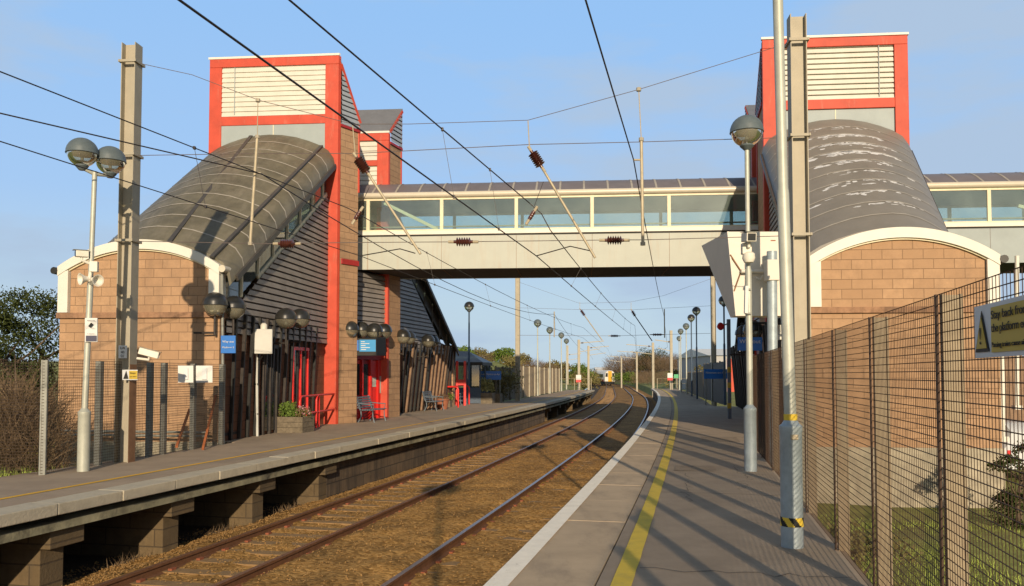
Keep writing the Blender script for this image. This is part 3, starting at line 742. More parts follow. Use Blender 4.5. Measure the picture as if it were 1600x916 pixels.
    if front:
        xs = frange(-2.08, 2.08, 0.16)
        ring = [S(x, T + .08, zt + arc(x)) for x in xs] + [S(x, T + .08, zt + arc(x) - 0.235) for x in xs[::-1]]
        mb = MB(); mb.prism(ring, D * -0.42); af = mb.build('arch_band', M['white'], root)
        mb = MB(); ring = [S(x, T + .02, zt + arc(x) - 0.238) for x in frange(-1.82, 1.82, .14)] + [S(x, T + .02, zt + arc(x) - 0.275) for x in frange(-1.82, 1.82, .14)[::-1]]
        mb.prism(ring, D * -0.1); mb.build('arch_lip', M['creamframe'], root)
        for s in (-1, 1):
            mb = MB(); mb.prism([S(s * 1.81, T + .06, 3.195), S(s * 2.07, T + .06, 3.195), S(s * 2.07, T + .06, zt + arc(2.0) - .21), S(s * 1.81, T + .06, zt + arc(1.9) - .21)], D * -0.36)
            mb.build('corner_post', M['white'], root)
            mb = MB(); mb.lathe(S(s * 2.16, T + 0.1, zt + arc(2.08) - 0.1), [(0.0, 0), (0.09, 0.0), (0.09, -0.55), (0, -.55)], 12, D); mb.build('gutter_pipe', M['gutter'] if s == track_side else M['dark'], root, smooth=True)
    return SR, zr

def station(O, U, V, label, nofs, ndir, ngap, sidelit, flakes):
    O, U, V = Vector((*O, 0)), Vector((*U, 0)), Vector((*V, 0))
    root = thing('station_building', label, 'building', O)
    cur = {'V': None, 'b': 0.0}
    def L(A, b, z=0.0):
        if cur['V'] is None: p = O + U * A + V * b
        else: p = O + U * A + V * cur['b'] + cur['V'] * (b - cur['b'])
        return Vector((p.x, p.y, z))
    def blk(name, A0, A1, b0, b1, z0, z1, m, bevel=0.0, par=None):
        mb = MB(); q = [(A0, b0), (A1, b0), (A1, b1), (A0, b1)]
        mb.hexa([L(a, b, z0) for a, b in q], [L(a, b, z1) for a, b in q])
        return mb.build(name, m, par or root, bevel=bevel)
    side_brick = M['brick_side']
    def tower(b0, b1, z_b0, z_b1, ofs, W, full):
        """monopitch tower; z_b0, z_b1 heights at its front and back"""
        zl, zh = min(z_b0, z_b1), max(z_b0, z_b1)
        zf = zl - 0.35
        blk('brick_shaft', ofs + .03, ofs + W - .05, b0 + .32, b1 - .06, -0.3, zf - .03, side_brick)
        for k, A0, A1 in ((0, ofs, ofs + .46), (1, ofs + W - .42, ofs + W)):
            blk('corner_column', A0, A1, b0, b0 + .30, -0.3, z_b0 - .29, M['red'], .012)
            c = (ofs if k == 0 else ofs + W - .1)
            blk('rear_trim', c + (.0 if k == 0 else .0), c + .1, b1 - .12, b1, 8.0, z_b1 - .02, M['red'])
        blk('head_beam', ofs, ofs + W, b0, b0 + .30, z_b0 - .287, z_b0, M['red'], .012)
        blk('head_coping', ofs - .03, ofs + W + .03, b0 - .04, b0 + .1, z_b0 + .002, z_b0 + .075, M['white'])
        mb = MB(); sl = (z_b1 - z_b0) / (b1 - b0)
        mb.hexa([L(ofs + .0, b0 + .11, z_b0 + .11 * sl + .01), L(ofs + W, b0 + .11, z_b0 + .11 * sl + .01), L(ofs + W, b1 + .05, z_b1 + .01), L(ofs, b1 + .05, z_b1 + .01)],
                [L(ofs + .0, b0 + .11, z_b0 + .11 * sl + .07), L(ofs + W, b0 + .11, z_b0 + .11 * sl + .07), L(ofs + W, b1 + .05, z_b1 + .07), L(ofs, b1 + .05, z_b1 + .07)])
        mb.build('sloping_roof', M['slate'], root)
        for A, o in ((ofs, -1), (ofs + W, 1)):
            def f(b, z, out): return L(A + o * (out - .06), b, z)
            mb = MB(); inv = (b1 - b0) / (z_b1 - z_b0)
            def clip(z):
                bb = b0 + (z - z_b0) * inv
                if z_b0 > z_b1: return (b0 + .3, max(b0 + .3, min(b1 - .12, bb)))
                return (min(b1 - .12, max(b0 + .3, bb)), b1 - .12)
            slats(mb, f, 0, 0, zf + .06, zh - .12, .17, .10, clip)
            mb.build('side_louvre', M['greylouvre'] if o < 0 else M['greylouvre'], root)
            mb = MB(); mb.beam(L(A + o * .0, b0 + .25, z_b0 + .25 * sl - .05), L(A + o * .0, b1, z_b1 - .05), .07, .1); mb.build('verge_trim', M['red'], root)
            mb = MB(); mb.beam(L(A, b0 + .3, zf), L(A, b1, zf), .06, .09); mb.build('louvre_sill', M['deepred'], root)
        def ff(A, z, out): return L(A, b0 + .16 - out, z)
        if full:
            mb = MB(); slats(mb, ff, ofs + .465, ofs + W - .425, z_b0 - 2.0, z_b0 - .295, .165, .10); mb.build('louvre_panel', M['louvre'], root)
            blk('louvre_seam', ofs + W - .9, ofs + W - .88, b0 + .02, b0 + .06, z_b0 - 1.95, z_b0 - .3, M['greypanel'])
            blk('cross_beam', ofs + .462, ofs + W - .422, b0 + .01, b0 + .29, z_b0 - 2.32, z_b0 - 2.01, M['red'], .01)
            blk('blank_panel', ofs + .462, ofs + W - .422, b0 + .08, b0 + .28, z_b0 - 5.0, z_b0 - 2.323, M['greypanel'])
            blk('panel_seam', ofs + W * .5, ofs + W * .5 + .025, b0 + .068, b0 + .078, z_b0 - 3.4, z_b0 - 2.33, M['creamframe'])
        else:
            z = z_b0 - .3
            mb = MB(); slats(mb, ff, ofs + .465, ofs + W - .425, z - .75, z - .005, .18, .10); mb.build('louvre_panel', M['louvre'], root)
            blk('cross_beam', ofs + .462, ofs + W - .422, b0 + .01, b0 + .29, z - .98, z - .76, M['red'], .01)
            mb = MB(); slats(mb, ff, ofs + .465, ofs + W - .425, z - 2.6, z - .99, .18, .10); mb.build('louvre_panel', M['louvre'], root)
    nb0 = 2.35 + ngap
    if sidelit: cur['V'], side_brick = Vector((.247, .383, 0)), M['brick_chamfer']
    tower(0, 2.35, 12.52, 10.5 if sidelit else 10.88, 0, 4.55, True)
    blk('notch_beam', -.02, .3, .5, 2.3, 5.42, 5.6, M['deepred'])
    if sidelit: cur['V'], cur['b'] = Vector((.15, .45, 0)), nb0
    tower(nb0, nb0 + 2.5, 11.05, 12.3 if sidelit else 12.5, nofs, 4.4, False)
    cur['V'] = None
    # landing between the towers, with the entrance below it
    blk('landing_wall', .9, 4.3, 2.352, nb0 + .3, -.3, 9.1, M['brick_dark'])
    pa, pb = L(.12, 2.36), L(nofs + .1, nb0 + .28)
    ax = (pb - pa); ln = ax.length; ax.normalize(); nr = Vector((ax.y, -ax.x, 0))
    if nr.dot(U) > 0: nr = -nr
    def E(x, o, z): p = pa + ax * x + nr * o; return Vector((p.x, p.y, z))
    def eb(name, x0, x1, o0, o1, z0, z1, m, par=None):
        mb = MB(); mb.hexa([E(x0, o0, z0), E(x1, o0, z0), E(x1, o1, z0), E(x0, o1, z0)], [E(x0, o0, z1), E(x1, o0, z1), E(x1, o1, z1), E(x0, o1, z1)]); return mb.build(name, m, par or root)
    mb = MB(); slats(mb, lambda x, z, o: E(x, o, z), 0, ln, 2.6, 5.45, .18, .09); mb.build('ribbed_cladding', M['darklouvre'], root)
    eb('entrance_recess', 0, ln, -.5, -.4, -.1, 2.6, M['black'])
    eb('entrance_lintel', 0, ln, -.3, .03, 2.22, 2.595, M['deepred'])
    n = 4
    for i in range(n):
        x0, x1 = ln * i / n, ln * (i + 1) / n
        d = eb('entrance_door', x0 + .03, x1 - .03, -.12, -.06, 0.02, 2.2, M['doorred'] if i != 1 else M['deepred'])  # second leaf in a darker red, its shade put into the colour
        if i in (0, 1): eb('door_glass', x0 + .12, x1 - .12, -.055, -.05, .9, 2.05, M['darkglass'], d)
        if i == 3: eb('notice', x0 + .1, x1 - .06, -.055, -.045, 0.95, 1.6, M['signyellow'] if False else M['cream'], d)
        if i == 2: eb('notice', x0 + .08, x1 - .12, -.055, -.045, 1.2, 1.55, M['cream'], d)
    for i in range(n + 1):
        x = min(max(ln * i / n, .05), ln - .05)
        eb('door_frame', x - .05, x + .05, -.11, .02 if i in (2,) else 0.0, 0.0, 2.215, M['doorred'])
    # stairs
    sS, zS = stair(root, L(2.4 if sidelit else 2.25, 0), -V, U, 9.86, 7.6, .645, M['roof'] if sidelit else M['roofgrey'], True, 1, -1, ((-1.85, -1.85), (-0.75, 0.62)) if sidelit else (), .28 if sidelit else .42)
    if flakes:
        mb = MB(); rr = random.Random(11)
        for i in range(330):
            k = rr.choice([1, 2, 2, 2, 3, 3, 3, 4, 4, 4, 4, 5, 5, 6, 7, 8, 9]); t = .68 * k + abs(rr.gauss(0, .10)) + .03; x = rr.gauss(0.0, .7)
            if abs(x) > 1.6: continue
            w, l = rr.uniform(.03, .2) * (1.6 if k == 4 else 1), rr.uniform(.012, .05) * (1.7 if k == 4 else 1); c = []
            for kk in range(9):
                a = 6.283 * kk / 9; q = rr.uniform(.45, 1.25)
                xx, tt = x + w * q * math.cos(a), t + l * q * math.sin(a)
                c.append(sS(xx, tt, zS(tt) + profz(xx) + .004))
            mb.add(c, [tuple(range(9))])
        mb.build('flaked_patches', M['flake'], root)['kind'] = 'stuff'
    nD = Vector((*ndir, 0))
    c = L(2.4 + nofs * .4, nb0 + 2.3)
    stair(root, c if sidelit else c, nD, U, 9.86, 9.0, .68, M['roofedge'], False, 1, -1, ())
    return root, L, E, ln

LS, LL, LE, Lln = station((-5.9, 27.7), (-0.996, 0.087), (0.12, 1), 'left station building of brown blocks and red framed towers, its lit roof dark brown', -.62, (0.25, 1), 1.75, True, False)
RS, RL, RE, Rln = station((8.12, 26.4), (0.996, -0.087), (0.2, 1), 'right station building of brown blocks with a flaking grey vaulted stair roof', 0.0, (0.2, 1), 1.75, False, True)

# doors and frames in the ground floor of the left stair
for b0, b1 in ((-5.0, -4.1), (-2.9, -1.7)):
    mb = MB(); wd = .035
    for b in (b0, (b0 + b1) / 2, b1):
        mb.hexa([LL(.30, b - wd, 0), LL(.30, b + wd, 0), LL(.38, b + wd, 0), LL(.38, b - wd, 0)], [LL(.30, b - wd, 2.4), LL(.30, b + wd, 2.4), LL(.38, b + wd, 2.4), LL(.38, b - wd, 2.4)])
    mb.hexa([LL(.30, b0 - .05, 2.402), LL(.30, b1 + .05, 2.402), LL(.38, b1 + .05, 2.402), LL(.38, b0 - .05, 2.402)], [LL(.30, b0 - .05, 2.5), LL(.30, b1 + .05, 2.5), LL(.38, b1 + .05, 2.5), LL(.38, b0 - .05, 2.5)])
    o = mb.build('door_frame', M['doorred'] if b0 > -4 else M['darkpost'], LS)
    mb = MB(); mb.hexa([LL(.35, b0, 0.1), LL(.35, b1, 0.1), LL(.37, b1, 0.1), LL(.37, b0, 0.1)], [LL(.35, b0, 2.4), LL(.35, b1, 2.4), LL(.37, b1, 2.4), LL(.37, b0, 2.4)]); mb.build('door_glass', M['darkglass'], o)

# colonnades of leaning posts along the platform side
def sg(side): return 1 if side == 'l' else -1
def cn(root, a, b, n, lean, zt, mats, side, seed=1, w=.12):
    a, b = Vector((*a, 0)), Vector((*b, 0)); ax = (b - a).normalized(); nr = Vector((ax.y, -ax.x, 0)) * sg(side); rr = random.Random(seed)
    for i in range(n):
        p = a + (b - a) * ((i + .5) / n); l = lean * rr.uniform(.8, 1.2)
        mb = MB(); mb.beam(p + Vector((0, 0, .02)), p + nr * l * .7 + ax * l * .4 + Vector((0, 0, zt)), w, .08, nr)
        mb.build('leaning_post', mats[i % len(mats)], root)
    for z in (.17, zt * .86):
        k = lean * .7 * z / zt
        off = nr * (k - .075) + ax * (k * .5) + Vector((0, 0, z))
        mb = MB(); mb.beam(a + off, b + off, .05, .07); mb.build('post_rail', M['darkpost'], root)
cn(LS, (-7.1, 20.6), (-6.42, 26.9), 13, .14, 3.2, [M['dark'], M['darkpost'], M['dark']], 'l', 1, .075)
cn(LS, (-5.3, 32.6), (-3.15, 43.2), 20, .38, 3.1, [M['darkpost']] + [M['brownpost']] * 3 + [M['darkpost'], M['dark'], M['brownpost'], M['darkpost'], M['dark'], M['darkpost'], M['brownpost'], M['dark']] + [M['brownpost']] * 5 + [M['darkpost']] * 3, 'l', 2)
cn(RS, (7.2, 21.5), (8.0, 26.2), 9, .3, 3.15, [M['darkpost']], 'r', 3)
cn(RS, (9.5, 32.0), (11.9, 44.0), 14, .4, 3.1, [M['darkpost'], M['dark']], 'r', 4)

# ================================================================== FOOTBRIDGE
Y0 = 29.72
def zz(y, Y=Y0): return P(800, y, Y).z
ZR, ZG1, ZG0, ZW1, ZW0, ZS1, ZS0, ZP1, ZP0 = zz(286.5, Y0 + 1.6), zz(297.5), zz(307), zz(310), zz(356.5), zz(359), zz(365), zz(367.5), zz(419)
ub = Vector((0.9965, -0.083, 0)); vb = Vector((0.083, 0.9965, 0)); BW = 3.15
OB = Vector((0, Y0, 0))
def B(x, y, z): p = OB + ub * x + vb * y; return Vector((p.x, p.y, z))
fb = thing('footbridge', 'enclosed cream footbridge with glazed sides crossing over both tracks', 'bridge', B(0, 0, ZP0))
xa, xb = -7.2, 34.0
def bb(name, x0, x1, y0, y1, z0, z1, m, par=None, bevel=0.0):
    mb = MB(); mb.hexa([B(x0, y0, z0), B(x1, y0, z0), B(x1, y1, z0), B(x0, y1, z0)], [B(x0, y0, z1), B(x1, y0, z1), B(x1, y1, z1), B(x0, y1, z1)]); return mb.build(name, m, par or fb, bevel=bevel)
STEP = 2.735; x_first = (689 - 800) / F * Y0 * 1.01 - STEP * 2
js = [x_first + STEP * i for i in range(0, 16)]
js = [j for j in js if j < xb]
xs = [xa] + [j for j in js if j > xa + .4] + [xb]
for y0, y1, near in ((0, .09, True), (BW - .09, BW, False)):
    for a, b in zip(xs, xs[1:]):
        bb('side_panel', a + .006, b - .006, y0, y1, ZP0, ZP1, M['cream'] if b < 9.5 else M['greypanel'])
        yy = (y0 + y1) / 2
        bb('window_pane', a + .05, b - .05, yy - .006, yy + .006, ZW0, ZW1, M['glass'])
        bb('mullion', b - .06, b + .06, y0 + .005, y1 - .005, ZS1, ZG0 + .004, M['creamframe'])
    bb('sill_beam', xa, xb, y0 - (.05 if near else 0), y1 + (0 if near else .05), ZS0, ZS1 - .002, M['white'], bevel=.008)
    bb('sill_trim', xa, xb, y0 + .01, y1 - .01, ZS1, ZW0, M['creamframe'])
    bb('painted_sill_shadow', xa, xb, y0 + .02, y1 - .02, ZP1 + .001, ZS0 - .001, M['soffit_and_shadow'])  # dark strip painted as the shadow under the sill
    bb('window_head', xa, xb, y0 + .01, y1 - .01, ZW1, ZG0 - .002, M['creamframe'])
    mb = MB(); yc = (y0 if near else y1); mb.tube([B(xa, yc, (ZG0 + ZG1) / 2), B(xb, yc, (ZG0 + ZG1) / 2)], (ZG1 - ZG0) / 2, 14); mb.build('gutter', M['gutter'], fb, smooth=True)
for x in js:
    if xa + .4 < x < xb: bb('panel_joint', x - .006, x + .006, .012, BW - .012, ZP0 + .004, ZP1 - .003, M['mastrust'])
bb('underside', xa, xb, .092, BW - .092, ZP0 + .02, ZP0 + .2, M['soffit_and_shadow'])
bb('floor', xa, xb, .10, BW - .10, ZP0 + .5, ZP0 + .62, M['soffit_and_shadow'])
bb('ceiling', xa, xb, .10, BW - .10, ZG0 + .02, ZG0 + .06, M['ceiling'])
mb = MB(); vault = [(BW * k / 12 - .02 * (k == 0), ZG1 - .05 + (ZR - ZG1 + .05) * math.sin(math.pi * k / 12)) for k in range(13)]
mb.grid([[B(x, y, z) for y, z in vault] + [B(x, y, z - .05) for y, z in vault[::-1]] for x in (xa, xb)], True)
br = mb.build('vault_roof', M['bridgeroof'], fb, smooth=True)
mb = MB()
for x in frange(xa + .3, xb - .3, .86):
    mb.grid([[B(x + k, y, z + .012) for y, z in vault] for k in (-.035, .035)])
mb.build('roof_rib', M['rib'], br)
for y in (.32, BW - .32):
    mb = MB(); mb.tube([B(xa, y, ZP0 + 1.6), B(xb, y, ZP0 + 1.6)], .03, 8); mb.build('handrail', M['tube'], fb)
mb = MB(); mb.beam(B(-4.75, .2, ZW1 - .05), B(-2.75, .2, ZW0 + .02), .09, .11); mb.build('brace', M['creamframe'], fb)
mb = MB(); mb.beam(B(17.6, .2, ZW0 + .55), B(19.6, .2, ZW0 + .02), .09, .11); mb.build('brace', M['creamframe'], fb)

# ================================================================== OVERHEAD LINE
def hmast(name, label, base, top, w=.25, dpt=.26, zb=-1.0, rust=True):
    root = thing(name, label, 'mast', (base.x, base.y, 0)); a = math.atan2(.087, -.996) + math.pi
    def c(x, y, z): m = Matrix.Rotation(-.087, 3, 'Z') @ Vector((x, y, 0)); return Vector((base.x, base.y, z)) + m
    h = (top + zb) / 2; L = top - zb
    for s in (-1, 1):
        mb = MB(); mb.box(c(s * (w / 2 + .0075), 0, h), (.015, dpt, L), -.087); mb.build('flange', M['mast'], root)
    mb = MB(); mb.box(c(0, 0, h), (w - .002, .013, L - .01), -.087); mb.build('web', M['mast'], root)
    if rust: mb = MB(); mb.box(c(w / 2 + .018, 0, .85), (.004, dpt * .9, 2.0), -.087); mb.build('rust_patch', M['mastrust'], root)
    return root, c
ML, MR = Vector((-7.33, 15.7, 0)), Vector((5.06, 14.45, 0))
mlr, mlc = hmast('overhead_line_mast', 'weathered steel mast behind the left fence with plates and a camera on it', ML, P(200, 70, 15.7).z)
mrr, mrc = hmast('overhead_line_mast', 'tall steel mast standing in front of the right brick gable', MR, P(1254, 26, 14.45).z, rust=False)
for root, c, zs in ((mlr, mlc, (7.65, 5.85, 4.2)), (mrr, mrc, (7.55, 5.85, 4.1))):
    for z in zs:
        mb = MB(); mb.box(c(0, -.15, z), (.34, .04, .05), -.087); mb.box(c(0, .15, z), (.34, .04, .05), -.087)
        for s in (-1, 1): mb.box(c(s * .16, 0, z), (.03, .36, .05), -.087)
        mb.build('clamp_band', M['mast'], root, bevel=.004)
far_l, far_r = Vector((0.36, 52.0, 0)), Vector((12.45, 51.0, 0))
hmast('overhead_line_mast', 'steel mast on the left platform beside the board fence, beyond the bridge', far_l, 7.9, .26, .26, rust=False)
hmast('overhead_line_mast', 'steel mast on the right platform beside the dark fence, beyond the bridge', far_r, 7.9, .26, .26, rust=False)
def HS(u, v): return P(u, v, 15.7 + (u - 200) / 1054.0 * (14.45 - 15.7))
def FS(u, v): return P(u, v, 52.0 + (u - 808) / 302.0 * -1.0)
def insulator(root, a, b, r=.075, n=6, name='insulator'):
    a, b = Vector(a), Vector(b); L = (b - a).length; pr = [(0, 0), (.03, 0), (.03, L * .12)]
    for i in range(n):
        z0 = L * (.12 + .76 * i / n); z1 = L * (.12 + .76 * (i + 1) / n)
        pr += [(.035, z0 + .001), (r, z0 + (z1 - z0) * .45), (r * .92, z0 + (z1 - z0) * .6), (.035, z1)]
    pr += [(.03, L * .89), (.03, L), (0, L)]
    mb = MB(); mb.lathe(a, pr, 14, b - a); o = mb.build(name, M['insulator'], root, smooth=True)
    d = (b - a).normalized()
    for p, q in ((a - d * .10, a + d * .06), (b - d * .06, b + d * .10)):
        mb = MB(); mb.tube([p, q], .028, 8); mb.build('end_fitting', M['tube'], o)
    return o
def spanw(root, pts, r=.008, m='spanwire', name='span_wire'):
    mb = MB(); mb.tube(pts, r, 5); return mb.build(name, M[m], root)
# the near headspan
hs = thing('headspan', 'near headspan of wires, tubes and brown insulators strung between the two tall masts', 'overhead wiring', HS(700, 378))
spanw(hs, [mlc(.13, -.02, 7.65)] + [HS(u, v) for u, v in ((300, 117), (405, 157), (551, 194), (640, 194), (825, 188), (998, 140))] + [mrc(-.13, 0, 7.55)], .006)
spanw(hs, [mlc(.13, -.02, 5.85)] + [HS(u, v) for u, v in ((403, 240), (555, 240), (827, 226), (1001, 222))] + [mrc(-.13, 0, 5.85)], .007)
spanw(hs, [mlc(.13, -.02, 4.2)] + [HS(u, v) for u, v in ((420, 381), (560, 379), (722, 378), (960, 375), (1004, 375))] + [mrc(-.13, 0, 4.1)], .007)
for a, b in (((435, 381), (462, 381)), ((709, 378), (739, 378)), ((945, 375.5), (975, 375.5))): insulator(hs, HS(*a), HS(*b), .085)
for top, mid, bot in (((403, 157), (402, 214), (391, 381)), ((998, 140), (1002, 218), (1004.5, 381))):
    mb = MB(); mb.tube([HS(*top), HS(*mid)], .009, 6); mb.build('hanger_rod', M['tube'], hs)
    mb = MB(); mb.tube([HS(*mid), HS(*bot)], .030, 10); o = mb.build('dropper_tube', M['tube'], hs, smooth=True)
    for p in (mid, bot, top): mb = MB(); q = HS(*p); mb.lathe(q - Vector((0, 0, .03)), [(0, 0), (.045, 0), (.045, .06), (0, .06)], 8); mb.build('tube_clamp', M['mast'], o)
for (kx, ky), (hx, hy), i0, i1, end, sa in (((551, 196), (555, 240), (557, 246), (575, 271), (657, 397), ((563, 400), (625, 389), (649, 396))), ((825, 189), (827, 227), (830, 236), (847, 262), (930, 403), ((838, 400), (891, 385), (922, 392)))):
    mb = MB(); mb.tube([HS(kx, ky), HS(hx, hy), HS(*i0)], .010, 6); mb.build('hanger_rod', M['tube'], hs)
    insulator(hs, HS(*i0), HS(*i1), .10, 7)
    mb = MB(); mb.tube([HS(*i1), HS(*end)], .024, 10); mb.build('registration_arm', M['tube'], hs, smooth=True)
    mb = MB(); mb.tube([HS(*p) for p in sa], .010, 6); mb.build('steady_arm', M['wire'], hs)
    mb = MB(); mb.tube([HS(i1[0] + 2, i1[1] + 22), HS(kx + 8, 345) if False else HS(i1[0] - 12, 322)], .006, 5); mb.build('stay_wire', M['wire'], hs)
    q = HS(i1[0] - 12, 330); insulator(hs, q, q + Vector((-.10, 0, -.16)), .04, 3, 'small_insulator')
for u in (990, 408):
    q = HS(u, 250 if u == 990 else 271); mb = MB(); mb.tube([q, HS(1003, 250) if u == 990 else HS(399, 270)], .018, 8); mb.build('wire_clamp', M['tube'], hs)
# the far headspan
fs = thing('headspan', 'far headspan with two dark slanting arms, seen under the footbridge', 'overhead wiring', FS(960, 524))
spanw(fs, [FS(808, 481), FS(910, 484), FS(990, 484), FS(1110, 478)], .008)
spanw(fs, [FS(808, 524), FS(960, 525), FS(1030, 523), FS(1110, 521)], .010)
spanw(fs, [FS(808, 440), FS(905, 474), FS(985, 472), FS(1037, 462), FS(1110, 436)], .007)
for a, b in (((953, 525), (967, 525)), ((1018, 523), (1036, 523))): insulator(fs, FS(*a), FS(*b), .09, 5)
for (kx, ky), i1, end in (((906, 484), (914, 494), (941, 532)), ((986, 485), (993, 495), (1019, 533))):
    mb = MB(); mb.tube([FS(kx, ky - 12), FS(kx, ky)], .012, 5); mb.build('hanger_rod', M['tube'], fs)
    insulator(fs, FS(kx + 1, ky), FS(*i1), .11, 5)
    mb = MB(); mb.tube([FS(*i1), FS(*end)], .03, 8); mb.build('registration_arm', M['tube'] if kx < 950 else M['wire'], fs)
for a, b in (((866, 487), (866, 527)), ((1038, 483), (1038.5, 528))):
    mb = MB(); mb.tube([FS(*a), FS(*b)], .035, 8); mb.build('dropper_tube', M['tube'], fs)

def wire(name, label, pts, r, sags=None, group=None):
    full = []
    for i, (a, b) in enumerate(zip(pts, pts[1:])):
        s = ((sags or []) + [0] * 12)[i]
        n = 12 if s else 1
        for k in range(n):
            t = k / n; p = a + (b - a) * t; full.append(p - Vector((0, 0, 4 * s * t * (1 - t))))
    full.append(pts[-1])
    root = thing(name, label, 'overhead wire', pts[1], group)
    mb = MB(); mb.tube(full, r, 6); mb.build('strand', M['wire'], root)
    return root, full
def back(a, b, Y=-30.0): t = (Y - a.y) / (b.y - a.y); p = a + (b - a) * t; p.z = a.z + .3; return p
def far(ec, z, n):
    return [pt(d, ec + (.15 if i % 2 else -.15), z) for i, d in enumerate((100, 140, 180, 225, 300)[:n])]
def zat(full, y):
    for a, b in zip(full, full[1:]):
        if (a.y - y) * (b.y - y) <= 0 and a.y != b.y: return a + (b - a) * ((y - a.y) / (b.y - a.y))
cl0, cl1 = G(0, 221, 4.12), HS(563, 400)
lc, lcf = wire('contact_wire', 'lower wire over the left track, crossing the left station roof', [back(cl0, cl1), cl0, cl1, FS(911, 528)] + far(-1.75, 4.0, 5), .0075, [0, 0, .08, .1])
a0, a1 = P(0, 112, 8.75), HS(545, 326)
lm, lmf = wire('catenary_wire', 'upper carrying wire over the left track, topmost at the left picture edge', [back(a0, a1), a0, HS(402, 268) if False else a0.lerp(a1, .5), a1, FS(911, 512)] + far(-1.75, 4.8, 5), .0085, [0, 0, 0, .25])
cr0, cr1 = G(280, 0, 4.12), HS(838, 400)
rc, rcf = wire('contact_wire', 'long black contact wire slanting across the bridge over the right track', [back(cr0, cr1), cr0, cr1, FS(992, 528)] + far(1.75, 4.0, 5), .0095, [0, 0, .05, .1])
b0, b1 = P(452, 0, 7.0), HS(828, 318)
rm, rmf = wire('catenary_wire', 'black carrying wire ending in a curved link before the bridge windows, over the right track', [back(b0, b1), b0, b1, HS(846, 334), HS(860, 360), FS(992, 509)] + far(1.75, 4.8, 5), .0095, [0, 0, 0, 0, .22])
e0, e1 = G(0, 177, 5.5), HS(409, 272)
wire('earth_wire', 'thickest dark wire clamped to the left hanging tube', [back(e0, e1), e0, e1, FS(866, 491)] + far(-5.2, 5.0, 3), .012, [0, 0, .75, .2])
g0, g1 = P(915, 0, 8.4), HS(990, 250)
wire('earth_wire', 'thick dark wire running steeply down to the right hanging tube', [back(g0, g1), g0, g1, FS(1037, 491)] + far(5.4, 5.0, 3), .012, [0, 0, .25, .2])
for root, f1, f2, ys in ((rm, rmf, rcf, (10.6, 12.6, 20, 26, 33, 40, 46)), (lm, lmf, lcf, (11.5, 20, 26, 33, 40, 46))):
    for y in ys:
        p, q = zat(f1, y), zat(f2, y)
        mb = MB(); mb.tube([p, q], .004, 4); mb.box(p, (.03, .05, .04)); mb.box(q, (.03, .05, .04)); mb.build('wire_dropper', M['wire'], root)
# single track cantilever masts further off
def cmast(px, py, Y, h, label, arm, zarm=5.3):
    b = G(px, py) if Y is None else Vector((P(px, 586, Y).x, Y, 0))
    root = thing('cantilever_mast', label, 'mast', b, 'cantilever masts along the line')
    mb = MB(); mb.box(b + Vector((0, 0, h / 2 - .6)), (.28, .28, h + 1.2)); mb.build('post', M['mast'], root)
    mb = MB(); t = b + Vector((arm, 0, zarm + .25)); mb.beam(b + Vector((0, 0, zarm)), t, .09, .09); mb.beam(b + Vector((0, 0, zarm - 1.0)), t + Vector((-arm * .15, 0, -.9)), .07, .07); mb.build('arm', M['mast'], root)
    insulator(root, b + Vector((arm * .08, 0, zarm + .02)), b + Vector((arm * .2, 0, zarm + .05)), .11, 4)
cmast(904.5, 606, 95, 5.7, 'pale mast behind the left platform end with a red and white notice before it', 2.9)
cmast(919.5, 604, 112, 5.6, 'second mast past the left platform end, just left of the train', 2.8)
cmast(1020.5, 606, 106, 5.8, 'mast at the right platform end with an arm over the rails', -3.4)
cmast(995, 600, 135, 5.4, 'mast standing before the brown bare trees beyond the right platform', -3.2)
cmast(971, 596, 170, 5.2, 'small far mast just right of the train', -3.0)
cmast(1049, 606, 92, 6.6, 'mast behind the red and white notice at the right platform end', -1.8)
cmast(887, 600, 150, 7.0, 'faint far mast left of the train', 2.5)

# ================================================================== LAMPS
def globe(root, c, r, capm, up=True, clear=True):
    """hooded globe light"""
    c = Vector(c); n = 24
    cap = [(0, r * 1.03)] + [(r * 1.06 * math.sin(a), r * 1.04 * math.cos(a)) for a in frange(.18, math.pi / 2, .2)] + [(r * 1.08, -.02), (r * 1.0, -.03), (0, -.03 + .012)]
    mb = MB(); mb.lathe(c, cap, n); hd = mb.build('lamp_hood', capm, root, smooth=True)
    bowl = [(r * math.cos(a), -r * math.sin(a)) for a in frange(0.05, math.pi / 2 - .22, .17)]
    mb = MB(); vs = bowl; k = len(vs)
    mb.add([c + Vector((q * math.cos(2 * math.pi * j / n), q * math.sin(2 * math.pi * j / n), z)) for q, z in vs for j in range(n)],
           [(i * n + j, i * n + (j + 1) % n, (i + 1) * n + (j + 1) % n, (i + 1) * n + j) for i in range(k - 1) for j in range(n)])
    gb = mb.build('lamp_globe', M['globe'] if clear else M['capdark'], root, smooth=True)
    if clear:
        mb = MB(); mb.lathe(c + Vector((0, 0, -r * .98)), [(0, 0), (r * .40, .02), (r * .24, r * .22), (r * .5, r * .34), (r * .1, r * .42), (r * .12, r * .92), (0, r * .92)], 16); mb.build('lamp_core', M['cap'], gb, smooth=True)
    return hd
